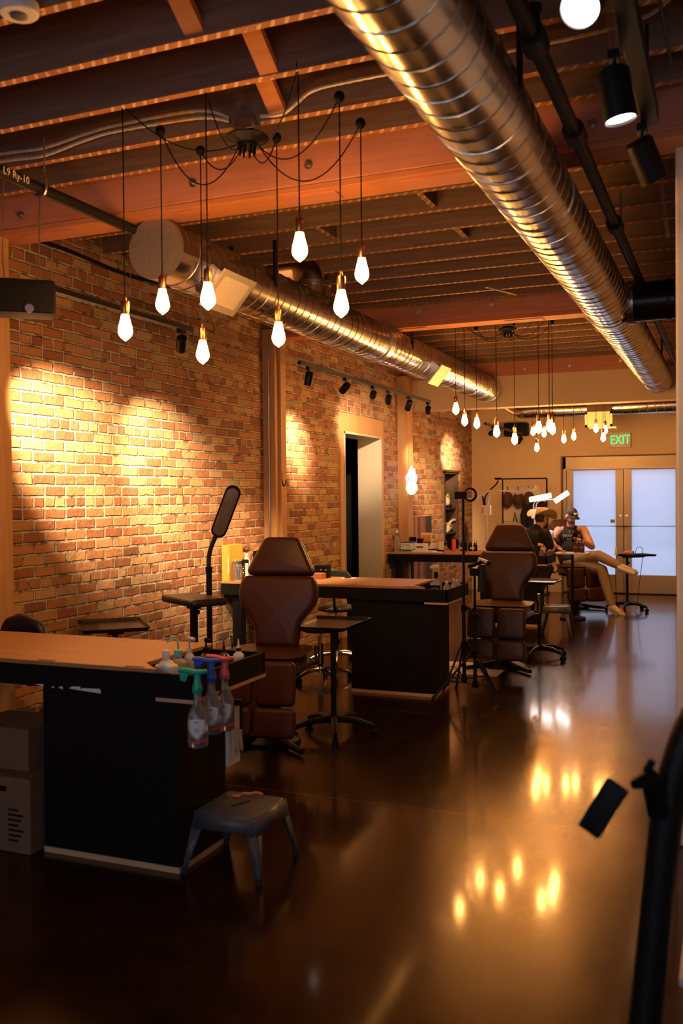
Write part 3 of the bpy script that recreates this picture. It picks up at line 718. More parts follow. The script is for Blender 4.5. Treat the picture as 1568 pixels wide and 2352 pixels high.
# ------------------------------------------------------------------ workstation desks
def desk(y0, label, leg=True, scuff=False):
    t = thing('station_desk', label, 'desk', (0, y0, 0), 0, 'black tattoo station desks with pale worktops')
    x0 = WX + .02
    m = MB(); m.at(0,0,.893).prism([(x0,-.06),(-2.325,-.06),(-2.47,.07),(-2.47,.66),(x0,.66)], .02); m.obj('worktop', M['top'], t, bevel=.002)
    m = MB().box(x0, -2.471, -.062, .66, .795, .892); a = m.obj('apron', M['blk'], t)
    m = MB(); X0_, X1_, Y0_, Y1_ = -2.47, -2.137, -.062, .60; w = .016
    m.box(X0_, X1_, Y0_, Y1_, .790, .805).box(X1_-w, X1_, Y0_, Y1_, .805, .896).box(X0_, X1_, Y0_, Y0_+w, .805, .896).box(X0_, X1_, Y1_-w, Y1_, .805, .896)
    b = m.obj('tray_box', M['blk'], t, bevel=.001)
    MB().box(-2.33, -2.134, -.065, .602, .774, .790).obj('plywood_edge', M['ply'], b)
    m = MB().box(-3.0, -2.262, 0, .42, .026, .80); p = m.obj('pedestal', M['blk'], t, bevel=.002)
    MB().box(-3.003, -2.259, -.003, .423, .0, .026).obj('plywood_base', M['ply'], p)
    if leg: MB().box(WX+.10, WX+.19, .0, .09, 0, .80).obj('leg', M['blk'], t, bevel=.002)
    MB().box(WX+.06, WX+.15, .55, .64, 0, .80).obj('leg', M['blk'], t, bevel=.002)
    for x in (-2.99, -2.50): MB().box(x, x+.095, -.05, -.032, .908, .9145).obj('hinge', M['blkmet'], t)
    if scuff:
        m = MB()
        for xa, xb, za, h in ((-2.99,-2.94,.802,.004),(-2.90,-2.88,.797,.006),(-2.86,-2.83,.796,.009),(-2.80,-2.73,.797,.012),(-2.74,-2.62,.792,.014)):
            m.add([(xa,-.0632,za),(xb,-.0632,za-.006),(xb-.005,-.0632,za+h),(xa+.02,-.0632,za+h*.8)], [(0,1,2,3)])
        m.obj('scuff', M['paper'], t)
    return t
D1, D2, D3 = 3.53, 7.40, 11.81
desk(D1, 'nearest black desk with orange-lit worktop, holding spray bottles at its corner', True, True)
desk(D2, 'black desk of the second station, behind the nearest brown chair')
desk(D3, 'farthest black desk, full of bottles and boxes near the seated people')

# ------------------------------------------------------------------ brown client chairs
def client_chair(x, y, rz, label, lean=0):
    t = thing('client_chair', label, 'tattoo chair', (x, y, 0), rz, 'brown leather tattoo chairs')
    half = [(.150,0),(.152,.07),(.165,.15),(.205,.22),(.262,.28),(.285,.35),(.283,.43),(.255,.50)]
    out = half + [(-a, b) for a, b in reversed(half)]
    piv = Matrix.Translation((0,.12,.60)) @ Matrix.Rotation(R(-lean), 4, 'X') @ Matrix.Translation((0,-.12,-.60))
    m = MB().at(0, .10, .60, rx=80); m.m = piv @ m.m; m.pad(rpoly(out, .05, 4), .12, .045, 6, .008); bk = m.obj('backrest', M['leather'], t, ang=80)
    m = MB().at(0, .118, .60, rx=80).m @ Matrix.Identity(4)
    mm = MB(); mm.m = piv @ m; mm.pad(rpoly([(a*.96, b) for a, b in out], .05, 4), .04, .015, 3); mm.obj('back_shell', M['leath2'], bk, ang=60)
    hp = [(.225,.0),(.238,.035),(.125,.272),(-.125,.272),(-.238,.035),(-.225,.0)]
    m = MB().at(0, .185, 1.098, rx=76); m.m = piv @ m.m; m.pad(rpoly(hp, .045, 4), .085, .035, 5, .006); h = m.obj('headrest', M['leather'], t, ang=80)
    m = MB().at(0, .222, 1.093, rx=76); m.m = piv @ m.m; m.pad(rpoly(hp, .045, 4), .05, .012, 3); m.obj('headrest_back', M['leath2'], h, ang=60)
    for sx in (-.07, .07):
        m = MB(); m.m = piv; m.tube([(sx,.2,1.0),(sx,.25,1.2)], .009, 8); m.obj('headrest_stem', M['steel'], h)
    so = [(.20,.08),(.24,-.05),(.25,-.36),(.21,-.44),(-.21,-.44),(-.25,-.36),(-.24,-.05),(-.20,.08)]
    m = MB().at(0, 0, .525); m.pad(rpoly(so, .06, 4), .10, .04, 5, .006); m.obj('seat', M['leather'], t, ang=80)
    MB().at(0,0,.48).pad(rpoly([(a*.9, b*.95) for a, b in so], .05, 3), .045, .01, 2).obj('seat_pan', M['blkpl'], t)
    for sx in (-1, 1):
        # local y runs down the shin, local z runs out of the front
        lo = MB(); base = Matrix(((1,0,0,sx*.142),(0,-.17,-.985,-.44),(0,-.985,.17,.60),(0,0,0,1)))
        lo.m = base @ Matrix.Scale(-1, 4, (1,0,0)); lo.pad(rrect(.262, .285, .04, 4, 0, .14), .075, .03, 5, .005); lg = lo.obj('leg_rest', M['leather'], t, ang=80)
        l2 = MB(); l2.m = base @ Matrix.Scale(-1, 4, (1,0,0)); l2.pad(rrect(.275, .19, .04, 4, 0, .385), .085, .03, 5, .005); l2.obj('foot_pad', M['leather'], lg, ang=80)
        MB().tube([(sx*.142, -.43, .52), (sx*.142, -.47, .14)], .012, 8).obj('leg_rest_bar', M['blkmet'], lg)
    m = MB().tube([(0,-.12,.10),(0,-.12,.49)], [.075,.06], 16); m.obj('column', M['blkmet'], t)
    for sx in (-1, 1):
        arm = MB(); arm.tube([(sx*.24,.05,.50),(sx*.31,.02,.52),(sx*.315,0,.70)], .012, 8); ar = arm.obj('arm_post', M['chrome'], t)
    m = MB().at(0,-.12,.0).lathe([(0,.0),(.20,.0),(.20,.02),(.10,.06),(.08,.10),(0,.10)], 28, False, False); m.obj('base', M['blkmet'], t)
    for sx in (-1, 1): 
        MB().tube([(0,-.12,.05),(sx*.25,-.40,.03),(sx*.30,-.46,.03)], [.03,.022,.02], 8).obj('base_foot', M['blkmet'], t)
    MB().tube([(.262,.10,.62),(.262,.12,.50)], .011, 8).obj('recline_lever', M['chrome'], t)
    return t
client_chair(-2.93, 5.82, 11, 'nearest brown leather client chair, between the first and second desks')
client_chair(-2.05, 9.10, 2, 'empty brown leather client chair behind the tripods, with two leg rests')
client_chair(-2.20, 14.12, 30, 'brown leather client chair with the capped man sitting in it', 24)

# ------------------------------------------------------------------ castor bases, stools and trays
def star(t, r, n, a0, mat, hub_z=.10, rad=.016, castor=True):
    MB().tube([(0,0,hub_z-.035),(0,0,hub_z+.03)], .032, 14).obj('hub', mat, t)
    for i in range(n):
        a = R(a0) + 2*PI*i/n; c, s = math.cos(a), math.sin(a)
        m = MB().tube([(c*.02,s*.02,hub_z),(c*r*.55,s*r*.55,hub_z-.005),(c*r*.9,s*r*.9,hub_z-.03),(c*r,s*r,hub_z-.045)], [rad*1.3,rad*1.1,rad*.9,rad*.8], 8)
        l = m.obj('base_leg', mat, t)
        k = MB(); p = Vector((c*r, s*r, .025)); d = Vector((-s, c, 0))
        for sg in (-1, 1): k.tube([p+d*sg*.006, p+d*sg*.02], .025, 14)
        k.tube([(c*r,s*r,.025),(c*r,s*r,hub_z-.04)], .008, 8); k.obj('castor', M['blkpl'], l)
def stool(x, y, rz, label, sz=.56, metal='chrome', seat='vinyl', back=False):
    t = thing('rolling_stool', label, 'stool', (x, y, 0), rz, 'rolling stools'); star(t, .27, 5, 20, M[metal])
    MB().tube([(0,0,.1),(0,0,.33)], .026, 14).obj('gas_lift', M['blkmet'], t); MB().tube([(0,0,.33),(0,0,sz-.06)], .015, 12).obj('piston', M[metal], t)
    MB().at(0,0,sz-.06).lathe([(0,0),(.15,0),(.18,.012),(.185,.03),(.17,.055),(.10,.062),(0,.06)], 30, False, False).obj('seat', M[seat], t, ang=70)
    if back:
        m = MB().tube(spline([(0,.10,sz-.05),(0,.22,sz-.03),(0,.26,sz+.10),(0,.25,sz+.30)], 5), .013, 8); m.obj('back_stem', M['blkmet'], t)
        o = rpoly([(.16,0),(.19,.08),(.14,.18),(0,.215),(-.14,.18),(-.19,.08),(-.16,0)], .06, 4)
        MB().at(0,.25,sz+.17,rx=84).pad(o, .05, .02, 4).obj('backrest', M[seat], t, ang=70)
    return t
stool(-3.46, 7.78, 12, 'chrome-legged rolling stool in front of the brick wall under the second desk', .50)
stool(-3.66, 8.62, 200, 'olive rolling stool with low curved back behind the second desk', .58, 'steel', 'olive', True)
stool(-3.86, 4.64, 175, 'black rolling chair whose rounded back shows above the nearest worktop', .60, 'steel', 'vinyl', True)
stool(-3.43, 4.28, 40, 'black rolling stool tucked under the nearest desk behind cardboard boxes', .50)
def tray(x, y, rz, z, label, w=.43, d=.62, a0=10, cx=0.0):
    t = thing('instrument_tray', label, 'tray stand', (x, y, 0), rz, 'black wheeled instrument trays')
    star(t, .29, 5, a0, M['blkmet'], .11, .02)
    MB().tube([(0,0,.1),(0,0,z-.01)], .019, 14).obj('post', M['blkmet'], t)
    MB().tube([(.019,0,z-.10),(.05,0,z-.10)], .014, 10).obj('knob', M['blkpl'], t)
    cy = d*.32
    m = MB().at(cx, cy, z-.012); o = rrect(w, d, .035, 4); i_ = rrect(w-.03, d-.03, .03, 4); n = len(o)
    m.add([(a,b,0) for a,b in i_] + [(a,b,.026) for a,b in o] + [(a,b,.026) for a,b in rrect(w-.012, d-.012, .033, 4)] + [(a,b,.006) for a,b in rrect(w-.034, d-.034, .028, 4)],
          [tuple(reversed(range(n)))] + [(i,(i+1)%n,(i+1)%n+n,i+n) for i in range(n)] + [(i+n,(i+1)%n+n,(i+1)%n+2*n,i+2*n) for i in range(n)] + [(i+2*n,(i+1)%n+2*n,(i+1)%n+3*n,i+3*n) for i in range(n)] + [tuple(range(3*n,4*n))])
    m.obj('tray_top', plain('dark tray steel', (.045,.038,.032), .24, .6, .1), t, ang=30)
    MB().box(-.05, .05, -.05, cy+.1, z-.03, z-.012).obj('tray_arm', M['blkmet'], t)
    return t
tray(-2.58, 6.02, 2, .745, 'black wheeled instrument tray standing beside the nearest brown chair', .45, .62, 5, -.10)
tray(-1.82, 9.57, -2, .765, 'black wheeled instrument tray standing right of the empty chair', .37, .46, -25, -.02)
tray(-3.72, 5.08, 42, .81, 'black instrument tray before the brick wall, behind the nearest desk', .44, .58, 15)
tray(-1.39, 13.85, -50, .785, 'black instrument tray by the glass doors, with a cup and cable on it', .34, .48, 30)
# folded armrest on a post
a = thing('armrest_stand', 'black padded armrest on a post stand in front of the brick wall', 'armrest', (-3.42, 5.56, 0), -32)
MB().at(0,0,.935).pad(rrect(.50, .27, .03, 4), .05, .02, 4).obj('pad', M['vinyl'], a, ang=70)
MB().box(-.02, .02, -.02, .02, .06, .935).obj('post', M['blkmet'], a); MB().box(-.13, .13, -.022, .022, .60, .66).obj('cross_bar', M['blkmet'], a)
MB().box(-.05, .05, -.03, .03, .90, .935).obj('clamp', M['blkmet'], a); MB().tube([(.02,0,.88),(.06,0,.88)], .018, 10).obj('knob', M['blkpl'], a)
for i in range(4): 
    q = 2*PI*i/4+.4; MB().tube([(0,0,.07),(.3*math.cos(q),.3*math.sin(q),.015)], [.016,.012], 8).obj('foot', M['blkmet'], a)
# black floor lamp
l = thing('floor_lamp', 'black floor lamp with long oval unlit panel standing before the brick wall', 'floor lamp', (-3.51, 5.92, 0))
MB().tube([(0,0,.06),(0,0,1.14)], .021, 14).obj('pole', M['blkmet'], l); MB().tube([(0,0,1.12),(0,0,1.16)], .025, 14).obj('collar', M['blkpl'], l)
MB().tube(spline([(0,0,1.14),(0,0,1.22),(.02,0,1.30),(.085,-.01,1.42)], 8), .0165, 12).obj('gooseneck', M['rub'], l)
for i in range(3):
    q = 2*PI*i/3+.5; MB().tube([(0,0,.10),(.17*math.cos(q),.17*math.sin(q),.05),(.30*math.cos(q),.30*math.sin(q),.012)], .012, 8).obj('foot', M['blkmet'], l)
ax = Vector((.20, -.03, .42)).normalized(); fr = Vector((.50, -.86, 0)); fr = (fr - ax*fr.dot(ax)).normalized(); sd_ = ax.cross(fr).normalized()
Mx = Matrix(((sd_.x, ax.x, fr.x, .075), (sd_.y, ax.y, fr.y, -.01), (sd_.z, ax.z, fr.z, 1.385), (0,0,0,1)))
if Mx.to_3x3().determinant() < 0: Mx = Mx @ Matrix.Scale(-1, 4, (1,0,0))
m = MB(); m.m = Mx; m.pad(rrect(.112, .40, .052, 6, 0, .20), .035, .008, 3); hd = m.obj('lamp_head', M['blkpl'], l, ang=50)
m = MB(); m.m = Mx; m.at_ = 0; m.m = Mx @ Matrix.Translation((0,0,.034)); m.pad(rrect(.088, .37, .042, 6, 0, .20), .004, .002, 2); m.obj('diffuser', plain('grey diffuser', (.16,.13,.10), .5), hd)
# stools of pressed steel
def footstool(x, y, rz, label, w=.30, h=.275, sp=.045, mat='grey'):
    t = thing('step_stool', label, 'stool', (x, y, 0), rz, 'pressed steel step stools')
    o = rrect(w, w, .03, 4); m = MB(); n = len(o)
    sl = rrect(.022, .11, .01, 3)
    m.at(0,0,h-.012).pad(o, .012, .008, 3); m.obj('top', M[mat], t)
    MB().at(0,0,h-.0005,rz=-25).pad(sl, .0015, .0005, 1).obj('hand_slot', M['blk'], t)
    a = w/2; q = MB(); z0 = h-.075; e = .006
    def wall(p0, p1): 
        pass
    b = a + sp*(.075/h)
    for sx, sy in ((0,-1),(1,0),(0,1),(-1,0)):
        if sx == 0: q.add([(-a+.01,sy*a,h-.004),(a-.01,sy*a,h-.004),(b-.012,sy*b,z0),(-b+.012,sy*b,z0)], [(0,1,2,3)])
        else: q.add([(sx*a,-a+.01,h-.004),(sx*a,a-.01,h-.004),(sx*b,b-.012,z0),(sx*b,-b+.012,z0)], [(0,1,2,3)])
    sk = q.obj('skirt', M[mat], t); s_ = sk.modifiers.new('thick', 'SOLIDIFY'); s_.thickness = .003
    for sx in (-1,1):
        for sy in (-1,1):
            k = MB(); c = a + sp
            def P(u, z): return (sx*(a + sp*(h-z)/h)*1.0, sy*(a + sp*(h-z)/h)*1.0, z)
            T = [(0,h-.006,.055),(0,.08,.030),(0,.02,.022)]
            for (z1, w1), (z2, w2) in (((h-.006,.06),(h-.08,.05)),((h-.08,.05),(.02,.02))):
                x1, y1, _ = P(0, z1); x2, y2, _ = P(0, z2)
                k.add([(x1,y1,z1),(x1-sx*w1,y1,z1),(x2-sx*w2,y2,z2),(x2,y2,z2),(x1,y1-sy*w1,z1),(x2,y2-sy*w2,z2)], [(0,1,2,3),(0,3,5,4)])
            lg = k.obj('leg', M[mat], t); s_ = lg.modifiers.new('thick', 'SOLIDIFY'); s_.thickness = .003; s_.offset = 0
            x2, y2, _ = P(0, .02)
            MB().tube([(x2-sx*.008, y2-sy*.008, 0),(x2-sx*.008, y2-sy*.008, .03)], .014, 10).obj('rubber_foot', M['rub'], lg)
            k = MB(); x1, y1, _ = P(0, h-.075); k.tube([(x1-sx*.006,y1-sy*.006,h-.075),(x2-sx*.006,y2-sy*.006,.03)], [.009,.007], 8); k.obj('leg_rib', M[mat], lg)
    return t
footstool(-2.058, 3.73, 0, 'grey pressed steel step stool on the floor in front of the nearest desk')
footstool(-1.91, 11.12, 4, 'tan-lit steel step stool on the floor before the farthest desk', .28, .36, .05)
dbl = MB().at(-2.078, 3.80, .276).tube(spline([(-.04,.02,.004),(-.02,.03,.012),(.0,.05,.006),(.03,.06,.012),(.06,.065,.005)], 5), .006, 6).ell((-.045,.0,.006), (.02,.012,.006)).obj('crumpled_wrapper', M['orange'])
tag(dbl, 'small orange crumpled wrapper lying on the grey step stool', 'wrapper')
# cardboard boxes by the nearest desk
def carton(x0, x1, y0, y1, z0, z1, label, lines=True):
    t = thing('cardboard_box', label, 'box', ((x0+x1)/2, (y0+y1)/2, z0))
    w, d, h = (x1-x0)/2, (y1-y0)/2, z1-z0
    MB().box(-w, w, -d, d, 0, h-.004).obj('carton_body', M['card'], t, bevel=.004)
    MB().box(-w, -.002, -d, d, h-.003, h).obj('flap', M['card'], t); MB().box(.002, w, -d, d, h-.003, h).obj('flap', M['card'], t)
    if lines:
        m = MB()
        for i in range(7): m.box(w-.13, w-.13+.06+.03*((i*37) % 3)/2, -d-.001, -d, h*.15+i*.024, h*.15+i*.024+.010)
        m.box(w-.30, w-.14, -d-.001, -d, h-.07, h-.045); m.obj('print', M['blk'], t)
    return t
carton(-3.48, -3.025, 3.46, 3.84, 0, .355, 'cardboard box with printed lines on the floor beside the nearest desk')
carton(-3.50, -3.11, 3.55, 3.86, .357, .56, 'smaller cardboard box on top of the one beside the nearest desk', False)

# ------------------------------------------------------------------ tripods
def tripod(x, y, zt, label, cz, r, a0, rise=.08):
    t = thing('tripod', label, 'tripod', (x, y, 0))
    MB().tube([(0,0,.10),(0,0,cz+.3)], .016, 12).obj('lower_tube', M['blkmet'], t); MB().tube([(0,0,cz+.3),(0,0,zt)], .011, 10).obj('upper_tube', M['blkmet'], t)
    for z in (cz, cz+.3, .13): MB().tube([(0,0,z-.025),(0,0,z+.025)], .025, 12).obj('collar', M['blkpl'], t)
    MB().tube([(.02,0,cz+.3),(.05,0,cz+.3)], .01, 8).obj('knob', M['blkpl'], t)
    for i in range(3):
        a_ = R(a0+120*i); c, s = math.cos(a_), math.sin(a_)
        lg = MB().tube([(c*.03,s*.03,cz),(c*r,s*r,.012)], .009, 8).obj('leg', M['blkmet'], t)
        MB().tube([(c*.02,s*.02,.13),(c*r*.62,s*r*.62,cz*.40)], .0055, 6).obj('brace', M['blkmet'], lg)
        MB().tube([(c*(r-.01),s*(r-.01),.03),(c*(r+.008),s*(r+.008),0)], .013, 8).obj('foot', M['rub'], lg)
    return t
t1 = tripod(-2.07, 7.60, 1.63, 'tall black tripod holding a small ring light, left of two tripods', .42, .27, 0)
m = MB().box(-.07, .03, -.012, .012, 1.63, 1.69); m.obj('phone_clamp', M['blkpl'], t1, bevel=.003)
m = MB(); c = Vector((.055, .03, 1.665))
m.tube([c + Vector((.043*math.cos(2*PI*i/28), 0, .046*math.sin(2*PI*i/28))) for i in range(29)], .014, 10, False); rg = m.obj('ring_light', M['blkpl'], t1)
m = MB(); m.tube([c + Vector((.036*math.cos(2*PI*i/28), -.012, .038*math.sin(2*PI*i/28))) for i in range(29)], .005, 8, False); m.obj('ring_diffuser', M['cream'], rg)
t2 = tripod(-1.93, 7.42, 1.02, 'shorter black tripod with a clamped handset, right of two tripods', .38, .34, 75)
m = MB().box(-.035, .035, -.025, .025, 1.01, 1.07).tube([(-.05,0,1.08),(.06,-.02,1.12)], .016, 10); m.obj('head', M['blkpl'], t2, bevel=.003)
m = MB().tube([(.05,.02,.88),(.055,.02,1.10)], .032, 14); m.obj('battery_grip', M['rub'], t2)
m = MB().tube([(.03,-.01,1.09),(.045,-.01,1.15),(.12,-.02,1.12)], .014, 8); m.obj('handset', M['white'], t2); MB().tube([(.11,-.02,1.115),(.135,-.02,1.11)], .022, 10).obj('handset_tip', M['blkpl'], t2)
# paper sheet on the floor with a pen scribble
pp = thing('paper_sheet', 'white paper sheet with scribbled drawing on the floor under the empty chair', 'paper', (-2.36, 8.75, .001))
MB().box(-.28, .36, -.30, .32, 0, .0015).obj('sheet', M['paper'], pp)
MB().tube(spline([(-.20,-.02,.002),(-.10,.12,.002),(-.06,.04,.002),(-.13,.0,.002),(-.05,-.09,.002),(-.16,-.10,.002),(-.24,-.04,.002)], 6), .004, 5).obj('scribble', M['blk'], pp)
# curved black stand close to the camera on the right
bs = thing('curved_stand', 'blurred black curved floor stand at the right edge, close to the camera', 'stand', (-.215, 2.12, 0))
m = MB().tube(spline([(-.02,0,.0),(.0,0,.25),(.035,0,.507),(.069,0,.847),(.083,.0,.97),(.105,.0,1.08),(.145,0,1.19),(.215,0,1.28),(.34,0,1.34)], 6), .0345, 14); m.obj('stand_tube', M['blkmet'], bs)
MB().at(-.02,0,0).lathe([(0,0),(.13,0),(.13,.015),(.05,.03),(0,.03)], 24, False, False).obj('base_plate', M['blkmet'], bs)
MB().tube([(.07,-.01,.98),(.050,-.05,1.06),(.022,-.09,1.054)], [.030,.022,.010], 10).obj('bracket', M['blkpl'], bs); MB().tube([(.045,-.06,1.075),(.057,-.065,1.10)], .009, 8).obj('knob', M['blkpl'], bs)
pl = MB(); ctr = Vector((-.0335, -.115, 1.008)); ax_ = Vector((.060,0,.106)).normalized(); nn_ = Vector((-.12,-.97,.22)); nn_ = (nn_ - ax_*nn_.dot(ax_)).normalized(); sx_ = ax_.cross(nn_).normalized()
pl.m = Matrix(((sx_.x,ax_.x,nn_.x,ctr.x),(sx_.y,ax_.y,nn_.y,ctr.y),(sx_.z,ax_.z,nn_.z,ctr.z),(0,0,0,1)))
pl.pad(rrect(.050, .122, .005, 3), .018, .003, 2); pl.obj('lamp_panel', M['blkpl'], bs)
# crate with a pale top at the lower right edge
cr = thing('low_cabinet', 'brown cabinet with pale top at the lower right corner', 'cabinet', (.16, 2.35, 0))
MB().box(-.27, .40, -.02, .45, 0, .50).obj('carcass', M['walnut'], cr, bevel=.004); MB().box(-.28, .42, -.03, .46, .50, .525).obj('cabinet_top', M['dryd'], cr, bevel=.006)
MB().box(-.25, -.13, -.024, -.02, .12, .38).obj('notice', M['paper'], cr)

# ------------------------------------------------------------------ bottles and small things
def bottle(x, y, z, label, r=.03, h=.12, mat='white', cap=None, capr=.014, caph=.025, neck=.012, group=None, square=False, name='bottle', band=None, tube=None, pump=False, drop=False, rz=0, cat='bottle'):
    t = thing(name, label, cat, (x, y, z), rz, group)
    b = MB()
    if square:
        b.pad(rrect(r*2, r*1.5, r*.35, 3), h*.68, r*.3, 3); b.lathe([(r*.75,h*.66),(r*.6,h*.74),(neck,h*.80),(neck,h*.86)], 16, False, True)
    else: b.lathe([(0,.002),(r*.9,0),(r,.006),(r,h*.62),(r*.9,h*.70),(r*.55,h*.79),(neck,h*.84),(neck,h*.90)], 22, False, True)
    b.obj('body', M[mat], t, ang=50)
    if cap: MB().at(0,0,h*.85).lathe([(0,0),(capr,0),(capr,caph),(capr*.85,caph+.003),(0,caph+.003)], 16, False, False).obj('cap', M[cap], t)
    if drop: MB().at(0,0,h*.86+caph).lathe([(capr*.7,0),(capr*.35,.02),(.003,.045)], 12, True, True).obj('nozzle', M[drop], t)
    if pump: MB().tube([(0,0,h*.85+caph),(0,0,h+.035)], .005, 8).tube([(0,0,h+.035),(.0,-.002,h+.05),(.035,-.01,h+.045)], .009, 8).obj('pump', M[pump], t)
    if tube: MB().tube(spline([(0,0,h*.88+caph),(0,0,h+.04),(-.012,0,h+.062),(-.055,-.01,h+.045)], 6), .0045, 8).obj('spout', M[tube], t)
    if band: MB().lathe([(r*1.01,h*band[1]),(r*1.01,h*band[2])], 22, False, False).obj('label', M[band[0]], t)
    return t
zt = .806
bottle(-2.345, D1+.045, zt, 'white square squeeze bottle in the tray corner of the nearest desk', .047, .165, 'white', 'white', .017, .03, .014, square=True)
bottle(-2.375, D1+.19, zt, 'pale green wash bottle with teal cap and bent spout on the nearest desk', .040, .14, 'clearp', 'teal', .020, .03, tube='teal')
bottle(-2.42, D1+.36, zt, 'slim white pump bottle standing on the nearest desk', .026, .13, 'white', 'white', .013, .02, pump='white')
bottle(-2.375, D1+.44, zt, 'dark amber pump bottle on the nearest desk, left of the ink bottles', .036, .115, 'amber', 'blkpl', .016, .025, pump='blkpl')
bottle(-2.31, D1+.50, zt, 'black-topped dropper bottle in the far end of the nearest tray', .030, .11, 'amber', 'blkpl', .012, .012, drop='blkpl')
bottle(-2.24, D1+.52, zt, 'white dropper bottle with black collar in the far end of the nearest tray', .028, .12, 'white', 'blkpl', .013, .012, drop='white')
def spray(x, y, z, label, trig, rz):
    """clear liquor-style bottle with a bright pump trigger, hooked by the trigger over the tray rim"""
    t = thing('spray_bottle', label, 'spray bottle', (x, y, z), rz, 'clear spray bottles hooked on the nearest desk')
    t.scale = (1.2, 1.2, 1)
    b = MB().lathe([(0,.004),(.030,0),(.0345,.006),(.0355,.11),(.034,.135),(.022,.165),(.0145,.185),(.0135,.235)], 28, False, True); b.obj('bottle_body', M['glass'], t, ang=60)
    b = MB(); rows = [(.004,.045),(.012,.054),(.022,.068),(.027,.086),(.029,.104),(.027,.118),(.012,.124)]; vs = []
    for hw, zz in rows:
        for k in range(9): a = hw*(k/4-1)/.0362; vs.append((.0366*math.sin(a), -.0366*math.cos(a), zz))
    b.add(vs, [(r_*9+k, r_*9+k+1, r_*9+k+10, r_*9+k+9) for r_ in range(6) for k in range(8)]); lb = b.obj('label', M['paper'], t)
    b = MB()
    for hw, zz, dz in ((.0315,.062,.0),):
        for sg in (-1, 1):
            pts = [(.0372*math.sin(sg*a), -.0372*math.cos(sg*a), z_) for a, z_ in ((.02,.038),(.45,.052),(.78,.075),(.90,.100),(.86,.122))]; b.tube(spline(pts, 4), .0009, 4)
    b.obj('label_border', M['paper'], lb)
    m = MB()
    for q, zz, w, h in ((0,.113,.018,.003),(0,.076,.002,.010),(0,.108,.012,.002)):
        m.add([((q-w/2), -.0374, zz-h/2), (q+w/2, -.0374, zz-h/2), (q+w/2, -.0374, zz+h/2), (q-w/2, -.0374, zz+h/2)], [(0,1,2,3)])
    m.tube([(.008*math.cos(2*PI*i/16), -.0372, .076+.008*math.sin(2*PI*i/16)) for i in range(17)], .0009, 4); m.obj('emblem', M['grey'], lb)
    MB().lathe([(.0362,.026),(.0362,.034)], 28, False, False).obj('red_band', M['red'], t)
    MB().tube([(0,0,.02),(0,0,.24)], .0032, 8).obj('dip_tube', M['white'], t)
    m = MB().lathe([(.0155,.225),(.0185,.228),(.0185,.252),(.015,.262),(.0125,.285),(.011,.305),(0,.308)], 18, True, False)
    m.tube([(.035,0,.318),(.0,0,.312),(-.035,0,.322),(-.066,0,.327)], [.008,.013,.013,.010], 10)
    m.tube(spline([(-.02,0,.312),(-.042,0,.295),(-.045,0,.268)], 4), [.008]*9, 8) if False else None
    m.add([(-.062,-.007,.325),(-.062,.007,.325),(-.028,.007,.318),(-.028,-.007,.318),(-.058,-.006,.282),(-.058,.006,.282),(-.040,.006,.275),(-.040,-.006,.275)], [(0,1,5,4),(1,2,6,5),(2,3,7,6),(3,0,4,7),(4,5,6,7),(3,2,1,0)])
    m.obj('trigger', M[trig], t, ang=60)
    return t
spray(-2.085, D1-.12, .612, 'clear spray bottle with green trigger hanging at the nearest desk corner', 'green', 26)
spray(-2.085, D1-.005, .640, 'clear spray bottle with blue trigger hanging between the green and coral ones', 'blue', 24)
spray(-2.085, D1+.11, .630, 'clear spray bottle with coral pink trigger hanging at the nearest desk', 'pink', 22)
gb = thing('glove_box', 'white glove dispenser with a crumpled glove hanging beside the nearest desk pedestal', 'glove box', (-2.27, 3.953, .36))
MB().box(-.02, .02, 0, .12, 0, .275).obj('dispenser', M['paper'], gb, bevel=.002); MB().box(-.024, .026, .122, .14, .06, .30).obj('backing', M['blkmet'], gb)
m = MB()
for i in range(5): m.tube(spline([(.024+.004*i, .02+.018*i, .19-.01*i),(.034, .03+.016*i, .15),(.030+.003*(i%2), .035+.02*i, .10-.012*(i%3)),(.026,.04+.022*i,.05+.012*(i%2))], 4), [.012-.0005*k for k in range(13)], 7)
m.obj('glove', M['skull'], gb)
# second station
def boxy(name, label, cat, x0, x1, y0, y1, z0, z1, mat, parts=(), rz=0, group=None, bevel=.002):
    cx, cy = (x0+x1)/2, (y0+y1)/2; t = thing(name, label, cat, (cx, cy, z0), rz, group)
    MB().box(x0-cx, x1-cx, y0-cy, y1-cy, 0, z1-z0).obj('body' if parts else 'shell', M[mat], t, bevel=bevel)
    for nm, a, b, c, d, e, f, mt in parts: MB().box(a-cx, b-cx, c-cy, d-cy, e-z0, f-z0).obj(nm, M[mt], t)
    return t
zd = .914
boxy('file_box', 'tall yellow box standing at the wall end of the second desk', 'box', -4.228, -4.150, 7.355, 7.60, zd, 1.235, 'yellow', (('print', -4.166, -4.158, 7.3535, 7.355, .98, 1.13, 'paper'),))
j = thing('pen_jar', 'clear jar full of pens on the second desk beside the yellow box', 'jar', (-4.10, 7.42, zd))
MB().lathe([(0,.002),(.043,0),(.045,.01),(.045,.165),(.043,.165),(.043,.01),(0,.008)], 26, False, False).obj('glass_body', M['glass'], j); MB().lathe([(.046,.15),(.047,.165),(.047,.175),(.044,.175)], 26, False, False).obj('rim', M['steel'], j)
for i, mt in enumerate(('white','red','green','steel','blkpl','white','teal','orange')):
    a_ = i*.8; MB().tube([(.022*math.cos(a_+2), .022*math.sin(a_+2), .012), (.030*math.cos(a_), .030*math.sin(a_), .13+.03*(i % 3))], .0045, 6).obj('pen', M[mt], j)
